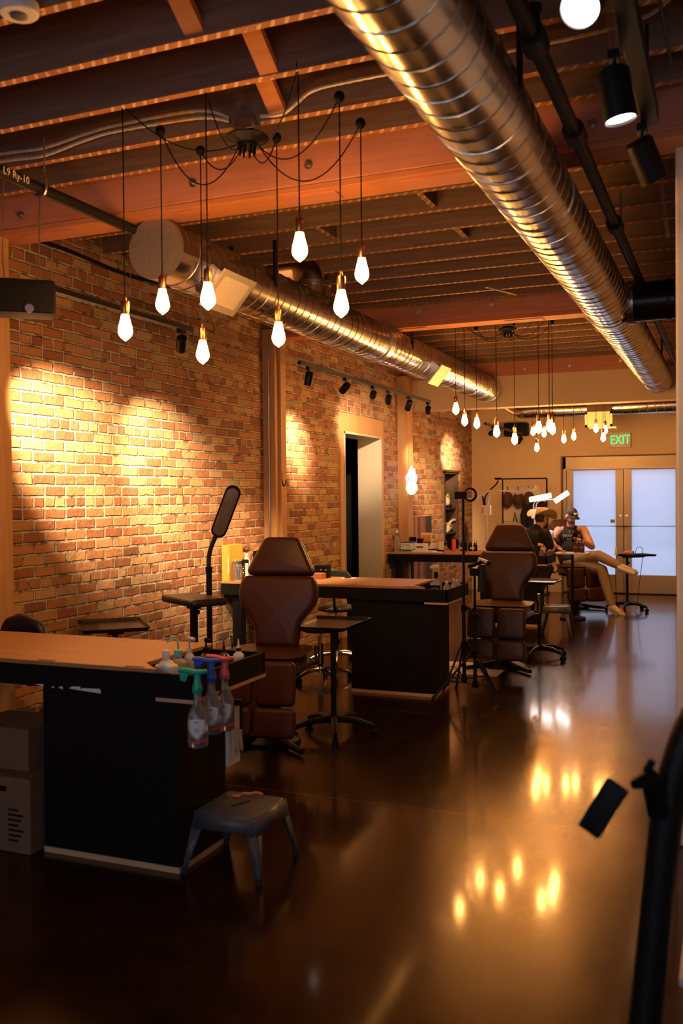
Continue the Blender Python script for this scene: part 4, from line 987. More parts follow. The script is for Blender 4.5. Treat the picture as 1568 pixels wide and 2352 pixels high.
def can(x, y, z, h, r, label, mat='blkpl', band='paper', cat='canister', grp=None):
    t = thing('canister', label, cat, (x, y, z), 0, grp); MB().lathe([(0,0),(r,0),(r,h-.03),(r*.96,h-.028),(r*.96,h),(0,h)], 24, False, False).obj('can_body', M[mat], t)
    if band:
        m = MB(); vs = []; 
        for zz in (h*.06, h*.84):
            for k in range(6): a_ = R(-65+12*k); vs.append((r*1.012*math.cos(a_), r*1.012*math.sin(a_), zz))
        m.add(vs, [(k,k+1,k+7,k+6) for k in range(5)]); lb = m.obj('label', M[band], t)
        m = MB()
        for i in range(6):
            zz = h*.2+h*.09*i; w = .5*(1+.4*math.sin(i*3)); vs = [(r*1.014*math.cos(R(-98+26*w*s_)), r*1.014*math.sin(R(-98+26*w*s_)), zz+dz) for s_ in (-1,1) for dz in (0,h*.05)]; m.add(vs, [(0,2,3,1)])
        m.obj('print', M[band], t)
    return t
can(-4.03, 7.43, zd, .19, .033, 'shorter black canister with a cream label on the second desk')
can(-4.02, 7.64, zd, .255, .040, 'taller black canister with a cream label behind the shorter one')
bottle(-4.165, 7.70, zd, 'cream bottle with round dark stopper behind the pen jar', .035, .24, 'cream', 'cream', .02, .02, name='stoppered_bottle')
MBx = MB().ell((0,0,0), (.032,.032,.028)); o = MBx.obj('stopper_ball', M['amber']); o.location = (-4.165, 7.70, zd+.262); tag(o, 'round dark glossy ball on top of the cream bottle', 'stopper')
f = thing('swatch_fan', 'fan of colourful swatch strips standing behind the black canisters', 'swatches', (-4.09, 7.78, zd), -10)
for i, mt in enumerate(('yellow','navy','orange','cream')):
    m = MB(); P = spline([(-.10+.012*i, .004*i, 0),(-.10+.012*i,.004*i,.16-.01*i),(-.03,.004*i,.255-.016*i),(.10,.004*i,.285-.02*i)], 5)
    for u, v in zip(P[:-1], P[1:]): m.add([u+Vector((0,0,-.012)), v+Vector((0,0,-.012)), v+Vector((0,0,.012)), u+Vector((0,0,.012))], [(0,1,2,3)])
    m.obj('strip', M[mt], f)
boxy('dark_case', 'small open dark case standing on the second desk right of the brown headrest', 'case', -3.56, -3.42, 7.88, 7.95, zd, 1.03, 'blkpl', (('catch', -3.50, -3.48, 7.877, 7.88, .985, .995, 'steel'),('catch', -3.45, -3.43, 7.877, 7.88, .985, .995, 'steel')))
boxy('wooden_block', 'reddish wooden block on the second desk below the dark case', 'block', -3.53, -3.43, 7.76, 7.86, zd, .965, 'beam')
bottle(-3.87, 7.50, zd, 'slim amber bottle standing right behind the nearest brown headrest', .012, .09, 'amber', 'amber', .008, .015)
boxy('paper_stack', 'white paper lying on the second desk behind the nearest headrest', 'paper', -3.98, -3.74, 7.70, 7.95, zd, .922, 'paper')
boxy('paper_note', 'pale note with a dark spot lying on the second desk', 'paper', -3.30, -3.17, 7.86, 7.99, zd, .916, 'paper', (('spot', -3.265, -3.21, 7.89, 7.93, .916, .925, 'amber'),))
zt2 = .806
w = bottle(-2.27, 7.47, zt2, 'clear liquor bottle with black label and cream spray trigger on the second desk', .045, .20, 'clearp', 'blkpl', .016, .05, square=True)
m = MB().box(-.0455, .0455, -.0348, -.0342, .02, .115); bl = m.obj('label', M['blk'], w)
label_text("JACK DANIEL'S", .0125, M['cream'], bl, (0,-.0352,.092), 0, 9)
MB().tube([(.028*math.cos(2*PI*i/20), -.0353, .062+.013*math.sin(2*PI*i/20)) for i in range(21)], .0012, 4).obj('oval', M['cream'], bl)
label_text("No.7", .014, M['cream'], bl, (0,-.0352,.062))
m = MB().tube([(.03,0,.262),(0,0,.265),(-.045,0,.258)], [.014,.019,.014], 10); tr = m.obj('sprayer', M['cream'], w)
MB().add([(.012,-.008,.255),(.012,.008,.255),(.03,.008,.255),(.03,-.008,.255),(.028,-.006,.205),(.028,.006,.205),(.038,.006,.208),(.038,-.006,.208)], [(0,1,5,4),(1,2,6,5),(2,3,7,6),(3,0,4,7),(4,5,6,7)]).obj('trigger', M['yellow'], tr)
for i, (x, y, h) in enumerate(((-2.215,7.60,.135),(-2.19,7.74,.14),(-2.20,7.87,.13))):
    bottle(x, y, zt2, ('clear small bottle nearest the black-labelled one in the second tray', 'clear small bottle in the middle of the second tray', 'clear small bottle at the far end of the second tray')[i], .032, h, 'clearp', 'white', .012, .018, group='clear bottles in the second tray')
# third station
glassb = bottle(-4.17, 11.95, zd, 'tall clear glass bottle with pale cap at the wall end of the farthest desk', .045, .29, 'glass', 'white', .018, .04)
c = thing('glove_carton', 'white and green glove carton on the farthest desk', 'carton', (-4.04, 12.06, zd), -4)
MB().box(-.09, .09, -.07, .07, 0, .125).obj('carton_body', M['paper'], c, bevel=.002); MB().box(-.0905, .0905, -.0715, .0715, .0, .03).obj('green_band', M['greenp'], c); MB().box(-.0905, .0905, -.0715, .0715, .112, .128).obj('blue_band', M['navy'], c)
m = MB()
for x0, x1, z0, z1 in ((-.08,.03,.085,.091),(-.08,-.03,.06,.065),(-.015,.05,.048,.052),(-.015,.05,.076,.080),(-.015,-.012,.048,.08),(.047,.05,.048,.08),(-.07,.06,.01,.02)): m.box(x0, x1, -.073, -.0715, z0, z1)
m.obj('print', M['blk'], c)
c = boxy('tissue_box', 'smaller white carton right of the green-banded glove carton', 'carton', -3.94, -3.80, 12.02, 12.16, zd, 1.015, 'paper', (('print', -3.92, -3.83, 12.018, 12.02, .96, .985, 'grey'),))
boxy('small_carton', 'third white carton at the right of the farthest desk cartons', 'carton', -3.79, -3.67, 12.20, 12.32, zd, 1.01, 'paper')
boxy('paper_pad', 'thick cream paper pad lying at the front of the farthest desk', 'paper', -3.92, -3.63, 11.80, 11.98, zd, .935, 'paper')
boxy('napkin', 'folded white napkin lying left of the white cup', 'napkin', -3.64, -3.52, 11.82, 11.92, zd, .922, 'paper')
m = MB().tube(spline([(-.10,0,.012),(-.03,.02,.025),(.04,-.01,.018),(.12,.0,.010)], 5), .014, 8); o = m.obj('tattoo_machine', M['blkpl']); o.location = (-3.66, 12.02, zd); tag(o, 'black hand tool lying behind the paper pad', 'tool')
for i, (x, y) in enumerate(((-4.06, 12.30), (-3.97, 12.34))):
    c = thing('ink_pot', ('black pot with dark lid behind the cartons, left one', 'black pot with dark lid behind the cartons, right one')[i], 'pot', (x, y, zd), 0, 'black pots behind the cartons')
    MB().lathe([(0,0),(.04,0),(.04,.13),(0,.13)], 20, False, False).obj('pot', M['blkpl'], c); MB().at(0,0,.13).lathe([(.044,0),(.046,.05-.02*i),(0,.05-.02*i)], 20, True, False).obj('lid', M['blk'], c); MB().lathe([(.0405,.04),(.0405,.07)], 20, False, False).obj('band', M['red' if i == 0 else 'navy'], c)
pf = boxy('picture_card', 'small framed orange and grey card leaning at the timber post', 'picture', -3.98, -3.82, 12.40, 12.415, zd, 1.15, 'cream', (('orange_field', -3.965, -3.835, 12.398, 12.40, 1.0, 1.12, 'orange'),('grey_field', -3.93, -3.835, 12.396, 12.398, .97, 1.03, 'grey')))
o = MB().lathe([(0,0),(.045,0),(.045,.13),(.041,.13),(.041,.01),(0,.01)], 24, False, False).obj('cup', M['cream']); o.location = (-3.61, 12.10, zd); tag(o, 'plain cream cup on the farthest desk', 'cup')
dk = thing('round_tray', 'round black dish leaning behind the cream cup', 'dish', (-3.50, 12.33, zd)); MB().at(0,0,.085,rx=78).lathe([(0,0),(.08,0),(.085,.012),(.075,.012),(.07,.005),(0,.005)], 28, False, False).obj('dish', M['blkpl'], dk)
can_ = thing('drink_can', 'slim coral red drink can on the farthest desk', 'can', (-3.44, 12.15, zd))
MB().lathe([(0,0),(.020,0),(.027,.008),(.028,.02),(.028,.145),(.022,.162),(.0,.162)], 24, False, False).obj('can_body', M['pink'], can_); MB().lathe([(.0225,.160),(.0235,.166),(.0,.164)], 24, False, False).obj('can_top', M['steel'], can_)
for i in range(8):
    x = -3.37 + .036*i*.95; y = 12.28 + (.02 if i % 2 else -.02)
    if i == 7: break
    lab = ('pale-labelled black ink bottle nearest the red can','black ink bottle second from the red can','black ink bottle third from the red can','black ink bottle in the middle of the row','pale-labelled ink bottle fifth from the red can','pale-labelled ink bottle sixth from the red can','black ink bottle at the far right of the row')[i]
    bottle(x, y, zd, lab, .0155, .11, 'blkpl', 'blkpl', .009, .012, drop='blkpl', group='ink bottles on the farthest desk', band=(('skull' if i in (0,4,5) else 'blk'), .2, .5))
g4 = bottle(-2.235, 11.93, zt2, 'clear bottle with yellow spray trigger in the farthest desk tray', .032, .19, 'glass', 'white', .013, .02)
m = MB().tube([(.02,0,.215),(-.045,0,.222)], [.016,.022], 10).add([(-.01,-.008,.215),(-.01,.008,.215),(.012,.008,.215),(.012,-.008,.215),(.01,-.006,.175),(.01,.006,.175),(.02,.006,.178),(.02,-.006,.178)], [(0,1,5,4),(1,2,6,5),(2,3,7,6),(3,0,4,7),(4,5,6,7)]); m.obj('trigger', M['yellow'], g4)
for i, (x, y) in enumerate(((-2.20, 12.05), (-2.17, 12.14), (-2.22, 12.2))):
    bottle(x, y, zt2, ('dark bottle right of the yellow trigger bottle', 'dark bottle with white cap in the farthest tray', 'dark bottle at the back of the farthest tray')[i], .026, .15, 'amber', ('blkpl','white','blkpl')[i], .012, .018, group='dark bottles in the farthest tray')
# clear-topped side shelf with two dark bottles beside the seated client
sh = thing('side_tray', 'pale small tray on a black post beside the seated people, holding two bottles', 'tray', (-1.98, 12.75, 0))
MB().at(0,0,.865).pad(rrect(.44, .30, .04, 4), .02, .006, 2).obj('tray_top', M['paper'], sh); MB().tube([(0,0,.03),(0,0,.865)], .02, 10).obj('post', M['blkmet'], sh); MB().lathe([(0,0),(.17,0),(.17,.02),(.03,.035),(0,.035)], 24, False, False).obj('base', M['blkmet'], sh)
for i, x in enumerate((-1.93, -1.855)):
    bottle(x, 12.74, .886, ('dark dropper bottle on the pale tray, the left of two', 'dark dropper bottle on the pale tray, the right of two')[i], .036, .15, 'amber', 'chrome', .02, .02, drop='blkpl', band=('khaki', .42, .5), group='dark dropper bottles on the pale tray')
o = MB().lathe([(0,0),(.028,0),(.03,.03),(.027,.03),(.025,.004),(0,.004)], 20, False, False).obj('ink_cup', M['clearp']); o.location = (-2.09, 12.70, .886); tag(o, 'small clear cup on the pale tray left of two dark bottles', 'cup')
# canvas leaning at the brick
def canvas_mat():
    t = NT('painted canvas'); tc = t.n('ShaderNodeTexCoord'); mp = t.n('ShaderNodeMapping'); mp.inputs['Scale'].default_value = (1, 5.0, 1.3); t.l(tc.outputs['Object'], mp.inputs['Vector'])
    f = t.noise(mp.outputs[0], 1.1, 5, .6); g = t.noise(mp.outputs[0], 6, 5, .65)
    sp = t.n('ShaderNodeSeparateXYZ'); t.l(tc.outputs['Object'], sp.inputs[0])
    v = t.math('ABSOLUTE', t.math('SUBTRACT', sp.outputs[1], .30)); inside = t.math('SUBTRACT', 1.0, t.math('MULTIPLY', v, 2.6))
    k = t.math('ADD', t.math('MULTIPLY', f, .45), t.math('MULTIPLY', inside, .45)); k = t.math('ADD', k, t.math('MULTIPLY', g, .2))
    col = t.ramp(k, [(.30, (.035,.026,.02)), (.42, (.10,.055,.035)), (.52, (.30,.12,.05)), (.62, (.50,.24,.12)), (.75, (.14,.05,.025))])
    t.bsdf(col, .6); return t.m
cv = thing('leaning_canvas', 'tall brown painted canvas leaning on the brick wall behind the farthest desk', 'painting', (-4.19, 12.56, .0))
MB().box(0, .03, 0, .92, .02, 1.36).obj('stretcher', M['ply'], cv); MB().box(.03, .033, 0, .92, .02, 1.36).obj('painted_face', canvas_mat(), cv)
# niche with shelves
nt = MB(); y0, y1, z0, z1 = 14.44, 15.23, .88, 2.04
nt.box(X0, WX+.02, y0, y0+.03, z0, z1).box(X0, WX+.02, y1-.03, y1, z0, z1).box(X0, WX+.02, y0, y1, z1-.03, z1).box(X0, WX+.02, y0, y1, z0, z0+.03).box(X0, X0+.02, y0, y1, z0, z1).box(X0, WX+.05, y0-.06, y1+.06, z1, z1+.03)
for z in (1.46, 1.06): nt.box(X0, WX-.01, y0, y1, z-.03, z)
struct('trim_3', nt, M['dkwood'])
sk = thing('helmet', 'white and lime helmet on the upper niche shelf', 'helmet', (-4.36, 14.80, 1.46)); MB().ell((0,0,.10), (.11,.13,.10)).obj('dome', M['white'], sk); MB().tube(spline([(.05,-.10,.14),(.08,-.02,.22),(.07,.08,.17)], 5), .014, 8).obj('lime_stripe', plain('lime plastic', (.45,.85,.08), .4), sk); MB().box(.02,.12,-.06,.08,.0,.05).obj('visor', M['blkpl'], sk)
sk = thing('animal_skull', 'pale animal skull on the lower niche shelf', 'skull', (-4.36, 14.95, 1.06)); m = MB().ell((0,.02,.08), (.09,.13,.08)).tube([(.02,-.05,.07),(.06,-.17,.045),(.07,-.22,.03)], [.07,.05,.03], 10).tube(spline([(.0,.1,.12),(.05,.16,.18),(.11,.14,.20)], 4), .02, 8); m.obj('skull_bone', M['skull'], sk); MB().ell((.075,-.04,.10), (.022,.025,.022)).obj('eye_socket', M['blk'], sk)
hs = thing('leather_loop', 'dark leather loop hanging on the brick near the back corner', 'strap', (-4.222, 15.62, .93)); MB().tube(spline([(0,-.07,-.16),(0,-.08,.05),(0,-.05,.18),(0,0,.22),(0,.05,.18),(0,.08,.05),(0,.07,-.16)], 6), .028, 10).obj('loop', M['leath2'], hs)
hk = thing('coat_hook', 'black coat hook on the side of the middle timber post', 'hook', (-4.12, 8.36, 1.82)); MB().tube(spline([(0,0,.06),(.01,0,.0),(.03,-.02,-.05),(.06,-.03,-.03),(.065,-.03,.01)], 5), .006, 8).obj('hook_arm', M['blkmet'], hk); MB().box(-.002,.006,-.015,.015,-.01,.09).obj('plate', M['blkmet'], hk)
# neon sign on the far post
ns = thing('neon_sign', 'overexposed pink and green neon sign on the far timber post', 'neon sign', (-4.05, 12.225, 1.86))
m = MB(); m.tube(spline([(0,0,.20),(-.03,0,.12),(-.065,0,.06),(-.055,0,-.01),(0,0,-.03),(.055,0,-.01),(.065,0,.06),(.03,0,.12),(0,0,.20)], 6), .013, 8); m.tube(spline([(-.03,0,.05),(0,0,.09),(.03,0,.05),(0,0,.01),(-.03,0,.05)], 5), .012, 8); m.obj('pink_tube', M['neonp'], ns)
m = MB(); m.tube(spline([(-.05,0,-.03),(-.065,0,-.10),(-.02,0,-.17),(.03,0,-.16),(.07,0,-.10),(.05,0,-.04)], 6), .013, 8); m.tube(spline([(-.02,0,-.05),(-.01,0,-.12),(.02,0,-.10),(.02,0,-.05)], 5), .012, 8); m.obj('green_tube', M['neong'], ns)
MB().box(-.05, .05, .014, .018, -.16, .17).obj('backing', M['clearp'], ns)
# exit sign
ex = thing('exit_sign', 'beige EXIT sign with green letters above the glass doors', 'sign', (-1.72, D-.035, 2.55)); MB().box(-.165, .165, -.03, .035, -.125, .125).obj('housing', M['cream'], ex, bevel=.006)
el = label_text('EXIT', .20, M['exit'], ex, (0,-.0315,0)); el.scale = (.78, 1.05, 1); el.name = 'letters'
# white multi-arm lamp behind the empty chair
lp = thing('arm_lamp', 'white lamp stand with box and curved gooseneck arms behind the empty chair', 'lamp', (-3.19, 12.95, 0))
MB().tube([(0,0,.03),(0,0,1.40)], .015, 10).obj('pole', M['white'], lp); MB().lathe([(0,0),(.16,0),(.16,.02),(.03,.035),(0,.035)], 24, False, False).obj('base', M['white'], lp); MB().box(-.06, .06, -.03, .03, 1.38, 1.52).obj('power_box', M['white'], lp, bevel=.004); MB().box(-.055, -.04, -.032, -.03, 1.40, 1.49).obj('switch', M['red'], lp)
for pts, mt in (([(-.02,0,1.52),(-.02,0,1.62),(.04,0,1.72),(.13,0,1.80),(.17,0,1.86)], 'blkpl'), ([(.02,0,1.52),(.05,0,1.64),(.14,0,1.71),(.30,0,1.71),(.42,-.01,1.69)], 'white'), ([(-.04,0,1.52),(-.045,0,1.60),(-.06,0,1.66)], 'blkpl')):
    MB().tube(spline(pts, 6), .010, 8).obj('gooseneck', M[mt], lp)
def ledhead(t, a, b, mat, w=.035, body='white'):
    A, B = Vector(a), Vector(b); h = MB().tube([A, B], [w]*2, 4).obj('light_bar', M[body], t)
    if mat:
        off = Vector((0,-.02,-.018)); MB().tube([A+off, B+off], w*.86, 10).obj('light_tube', M[mat], h)
    return h
ledhead(lp, (-.16,0,1.60), (.06,0,1.73), None, .014); ledhead(lp, (.42,0,1.68), (.70,-.05,1.76), None, .03)
MB().at(.17,0,1.87).lathe([(0,0),(.05,.005),(.06,.03),(.0,.03)], 16, False, False).obj('cup_holder', M['blkpl'], lp)
l2 = thing('arm_lamp', 'lamp stand with two lit white light bars above the cowboy hat', 'lamp', (-2.77, 14.25, 0))
MB().tube([(0,0,.03),(0,0,1.32)], .014, 10).obj('pole', M['white'], l2); MB().lathe([(0,0),(.16,0),(.16,.02),(.03,.035),(0,.035)], 24, False, False).obj('base', M['white'], l2); MB().box(-.045, .045, -.03, .03, 1.30, 1.42).obj('power_box', M['white'], l2, bevel=.004)
MB().tube(spline([(0,0,1.42),(-.01,-.05,1.50),(.04,-.12,1.56),(.12,-.2,1.60)], 6), .009, 8).obj('gooseneck', M['white'], l2); MB().tube(spline([(.02,0,1.42),(.05,-.05,1.54),(.18,-.10,1.58),(.36,-.15,1.58)], 6), .009, 8).obj('gooseneck', M['white'], l2)
ledhead(l2, (.0,-.35,1.60), (.31,-.35,1.66), 'led', .036); ledhead(l2, (.36,-.30,1.575), (.55,-.30,1.70), 'led', .036)
# clothes rail, hats and coat on the back wall
rk = thing('garment_rail', 'thin black garment rail frame before the back wall', 'rail', (-3.60, 15.75, 0))
for x in (0, .74):
    MB().tube([(x,0,.02),(x,0,1.93)], .013, 8).obj('upright', M['blkmet'], rk); MB().tube([(x,-.2,.015),(x,.2,.015)], .013, 8).obj('foot', M['blkmet'], rk)
MB().tube([(0,0,1.93),(.74,0,1.93)], .013, 8).obj('top_bar', M['blkmet'], rk)
hb = thing('hat_board', 'pale board with hooks for hats on the back wall', 'board', (-3.40, D-.001, 1.2)); MB().box(-.32, .36, -.02, 0, 0, .62).obj('board', M['cream'], hb, bevel=.003)
for x in (-.2, -.02, .16): MB().tube([(x,-.02,.55),(x,-.07,.56),(x,-.08,.60)], .007, 6).obj('hook', M['blkmet'], hb)
MB().tube([(-.11,-.03,.0),(-.08,-.06,.16),(-.05,-.03,.0)], .012, 6).obj('strap', M['blkpl'], hb)
for i, x in enumerate((-3.60, -3.41, -3.23)):
    h = thing('felt_hat', ('dark brown felt hat hung on the back wall board, leftmost', 'dark brown felt hat hung on the back wall board, middle', 'brown felt hat hung on the back wall board behind the lamp arm, rightmost')[i], 'hat', (x, D-.06, 1.57), 0, 'felt hats on the back wall')
    MB().at(0,-.02,-.0,rx=82).pad([(.10*math.cos(2*PI*k/20), .15*math.sin(2*PI*k/20)) for k in range(20)], .012, .005, 2).obj('brim', M['brownfelt'], h); MB().ell((0,-.07,0), (.07,.07,.10)).obj('crown', M['brownfelt'], h)
ct = thing('hanging_coat', 'black coat hanging on the back wall behind the cowboy hat', 'coat', (-3.13, D-.10, 1.0)); MB().at(0,0,0).lathe([(.13,-.05),(.16,.1),(.15,.35),(.17,.52),(.10,.60),(.03,.63)], 16).obj('coat_body', M['cloth'], ct)
for v in ct.children[0].data.vertices: v.co.y *= .45
for s_ in (-1, 1): MB().tube([(s_*.13,0,.52),(s_*.19,-.02,.30),(s_*.18,-.03,.05)], [.06,.055,.045], 10).obj('sleeve', M['cloth'], ct)
# things on the tray at the doors
o = MB().tube([(0,0,.03),(.06,.02,.035),(.13,.0,.03)], [.02,.032,.028], 12).obj('wrapped_grip', M['skin']); o.location = (-1.42, 13.72, .80); tag(o, 'pinkish wrapped grip lying on the tray by the doors', 'grip')
o = MB().lathe([(0,0),(.025,0),(.02,.09),(.008,.11),(0,.11)], 14, False, False).obj('nozzle_bottle', M['white']); o.location = (-1.52, 13.68, .80); tag(o, 'small pale nozzle bottle on the tray by the doors', 'bottle')
o = MB().tube(spline([(-1.27,13.78,.80),(-1.25,13.76,.90),(-1.18,13.74,.90),(-1.17,13.74,.78),(-1.22,13.8,.4),(-1.26,13.86,.08),(-1.3,13.9,.006)], 8), .004, 6).obj('power_cord', M['blkpl']); tag(o, 'thin black cord looping off the tray by the doors to the floor', 'cord')
o = MB().tube(spline([(-1.52,13.76,.80),(-1.54,13.75,.6),(-1.53,13.78,.2),(-1.50,13.8,.006)], 6), .004, 6).obj('power_cord', M['blkpl']); tag(o, 'straight black cord hanging from the left edge of the door tray', 'cord')

# ------------------------------------------------------------------ people
def fuse(m, name, mat, parent, vox=.007, it=4):
    o = m.obj(name, mat, parent); r = o.modifiers.new('fuse', 'REMESH'); r.mode = 'VOXEL'; r.voxel_size = vox; r.use_smooth_shade = True
    s = o.modifiers.new('smooth', 'SMOOTH'); s.factor = .5; s.iterations = it; return o
def limb(m, pts, rs, n=14):
    """tapered limb with rounded ends through the joints"""
    P = [Vector(p) for p in pts]; Q = []; RR = []
    for i in range(len(P)-1):
        for k in range(5):
            t = k/5; Q.append(P[i].lerp(P[i+1], t)); b = math.sin(PI*t)*.06*(rs[i]+rs[i+1])/2*2; RR.append(rs[i]*(1-t) + rs[i+1]*t + b*.5)
    Q.append(P[-1]); RR.append(rs[-1]); m.tube(Q, RR, n)
    for p, r in zip(P, rs): m.ell(p, (r,r,r), 12, 8)
def frame(fwd, up=(0,0,1)):
    f = Vector(fwd).normalized(); u = Vector(up); r = f.cross(u).normalized(); u = r.cross(f)
    return Matrix(((r.x,f.x,u.x,0),(r.y,f.y,u.y,0),(r.z,f.z,u.z,0),(0,0,0,1)))       # x right, y forward, z up
def head_shape(m, c, Fm):
    m.m = Matrix.Translation(c) @ Fm
    m.ell((0,-.008,.02), (.075,.092,.095), 20, 14).ell((0,.028,-.045), (.056,.060,.062), 16, 10).ell((0,.045,-.085), (.034,.032,.026), 12, 8)
    m.tube([(0,.082,.020),(0,.098,-.018),(0,.103,-.030)], [.010,.013,.014], 8).ell((0,.080,.032), (.058,.018,.012), 12, 8).ell((0,.078,-.062), (.024,.014,.008), 10, 6)
    for s in (-1, 1): m.ell((s*.076,-.005,-.012), (.012,.024,.033), 10, 8)
    m.m = Matrix.Identity(4)
def hand(m, wrist, d, side, palm_n, curl=.5, s=1.0):
    """palm, four bent fingers of unequal length and a thumb leaving the side of the palm"""
    d = Vector(d).normalized(); n = Vector(palm_n); n = (n - d*n.dot(d)).normalized(); x = d.cross(n).normalized()*side; w = Vector(wrist)
    m.tube([w - d*.01, w + d*.035*s, w + d*.085*s], [.024*s,.034*s,.036*s], 10); m.ell(w + d*.05*s, (.036*s,.036*s,.030*s), 10, 8)
    for i, (off, L) in enumerate(((-.027,.068),(-.009,.078),(.009,.073),(.026,.056))):
        p = w + d*.082*s + x*off*s; dd = d; pts = [p]
        for k in range(3):
            dd = (dd + n*curl*.45*(k+1)*.7).normalized(); p = p + dd*L*s*(.42,.33,.25)[k]; pts.append(p)
        m.tube(pts, [.0098*s,.0095*s,.0088*s,.0075*s], 8)
    p = w + d*.03*s - x*.030*s; m.tube([p, p + (d*.5 - x*.7 + n*.35).normalized()*.035*s, p + (d*.5 - x*.7 + n*.35).normalized()*.035*s + (d*.85 - x*.1 + n*.4).normalized()*.032*s], [.013*s,.0115*s,.009*s], 8)
# --- seated client with cap
pc = thing('person', 'seated man in black cap, black sleeveless top and khaki trousers looking at a phone', 'person', (-2.15, 14.0, 0))
def L(p): return Vector(p) - Vector((-2.15, 14.0, 0))
hf = Vector((.66,-.62,-.46)); HF = frame(hf); hc = L((-2.195,14.03,1.345))
b = MB(); head_shape(b, hc, HF)
limb(b, [L((-2.21,14.10,1.14)), L((-2.20,14.055,1.27))], [.062,.056])
b.ell(L((-2.215,14.10,1.03)), (.155,.105,.17), 18, 12); b.ell(L((-2.19,14.06,.83)), (.145,.105,.16), 18, 12); b.ell(L((-2.16,14.02,.68)), (.165,.13,.11), 18, 12)
b.ell(L((-2.215,14.11,1.14)), (.19,.075,.06), 16, 10)
limb(b, [L((-2.395,14.09,1.125)), L((-2.475,13.90,.985)), L((-2.36,13.70,.90))], [.060,.045,.030]); hand(b, L((-2.36,13.70,.90)), (.6,-.7,-.1), 1, (0,0,-1), .35)
limb(b, [L((-2.03,14.11,1.135)), L((-1.885,13.93,.90)), L((-2.00,13.76,.985))], [.060,.046,.030]); hand(b, L((-2.00,13.76,.985)), (-.85,-.25,.25), -1, (.1,.6,.8), .55)
legA = [L((-2.12,13.98,.70)), L((-1.76,13.70,.785)), L((-1.455,13.535,.655))]; legB = [L((-2.06,13.94,.66)), L((-1.71,13.66,.585)), L((-1.555,13.46,.12))]
limb(b, legA, [.092,.066,.040]); limb(b, legB, [.092,.066,.040])
b.tube([legA[2], legA[2] + Vector((.10,-.06,-.04)), legA[2] + Vector((.20,-.08,-.07))], [.042,.042,.034], 10); b.tube([legB[2], legB[2] + Vector((.06,-.05,-.07)), legB[2] + Vector((.16,-.12,-.085))], [.042,.042,.034], 10)
fuse(b, 'body', M['skin'], pc)
t_ = MB(); t_.ell(L((-2.215,14.10,1.03)), (.170,.120,.165), 18, 12); t_.ell(L((-2.19,14.055,.85)), (.162,.122,.17), 18, 12); t_.ell(L((-2.165,14.03,.71)), (.178,.142,.10), 18, 12); t_.ell(L((-2.215,14.105,1.14)), (.135,.085,.075), 16, 10); t_.tube([L((-2.212,14.10,1.15)), L((-2.208,14.085,1.20))], [.085,.070], 14)
top = fuse(t_, 'sleeveless_top', M['cloth'], pc)
q = MB(); limb(q, legA, [.105,.078,.054]); limb(q, legB, [.105,.078,.054]); q.ell(L((-2.15,14.01,.66)), (.175,.14,.10), 18, 12); fuse(q, 'trousers', M['khaki'], pc, .008)
for lg, tip in ((legA, Vector((.20,-.08,-.07))), (legB, Vector((.16,-.12,-.085)))):
    d = (lg[2]-lg[1]).normalized(); MB().tube([lg[2]-d*.03, lg[2]+d*.05], [.046,.044], 12).obj('sock', M['rust'], pc)
    fd = tip.normalized(); s_ = MB(); base = lg[2] + d*.045; s_.tube([base - fd*.05 , base + fd*.02, base + fd*.12, base + fd*.20, base + fd*.235], [.044,.052,.046,.040,.022], 14); s_.ell(base, (.05,.05,.05)); sh_ = fuse(s_, 'shoe', M['shoe'], pc, .007)
    s_ = MB(); nn = d if lg is legA else Vector((0,0,-1)); nn = (d - fd*d.dot(fd)).normalized(); s_.tube([base + nn*.034 - fd*.045, base + nn*.036 + fd*.10, base + nn*.032 + fd*.215], [.034,.036,.026], 12); s_.obj('sole', M['white'], sh_)
    for k in range(4): 
        e = fd.cross(nn).normalized(); c0 = base - nn*.045 + fd*(.03+.03*k); MB().tube([c0-e*.02, c0+e*.02], .004, 6).obj('lace', M['paper'], sh_)
cp = MB(); cp.m = Matrix.Translation(hc) @ HF
vs = []; fs = []
for j in range(7):
    th = PI/2*j/6
    for i in range(24): a_ = 2*PI*i/24; vs.append((.086*math.cos(th)*math.cos(a_), -.008+.104*math.cos(th)*math.sin(a_), .036 + .092*math.sin(th)))
for j in range(6):
    for i in range(24): fs.append((j*24+i, j*24+(i+1)%24, (j+1)*24+(i+1)%24, (j+1)*24+i))
cp.add(vs, fs); cap_ = cp.obj('cap', plain('brown black cap', (.028,.020,.018), .85), pc, ang=80)
bl = MB(); bl.m = Matrix.Translation(hc) @ HF; vs = []; n_ = 12
for k, (r0_, z_) in enumerate(((.0,.036),(.075,.026))):
    for i in range(n_+1):
        a_ = PI*(.12 + .76*i/n_); vs.append(((.086+r0_*.0)*math.cos(a_)*1.0, -.008+.104*math.sin(a_) + r0_*math.sin(a_)**.6, z_ - .012*math.cos(a_)**2*2))
bl.add(vs, [(i,i+1,i+n_+2,i+n_+1) for i in range(n_)]); bo = bl.obj('bill', M['cloth'], cap_); sm = bo.modifiers.new('thick','SOLIDIFY'); sm.thickness = .006
pt = MB(); pt.m = Matrix.Translation(hc) @ HF; pt.add([(-.042,.094,.052),(.034,.096,.052),(.034,.080,.088),(-.042,.078,.088)], [(0,1,2,3)]); po = pt.obj('patch', M['cream'], cap_); sm = po.modifiers.new('thick','SOLIDIFY'); sm.thickness = .004
pt = MB(); pt.m = Matrix.Translation(hc) @ HF
for i in range(5): x_ = -.032+.013*i; pt.add([(x_,.0965,.060),(x_+.008,.0965,.060),(x_+.008,.088,.078),(x_,.088,.078)], [(0,1,2,3)])
pt.obj('patch_print', M['walnut'], po)
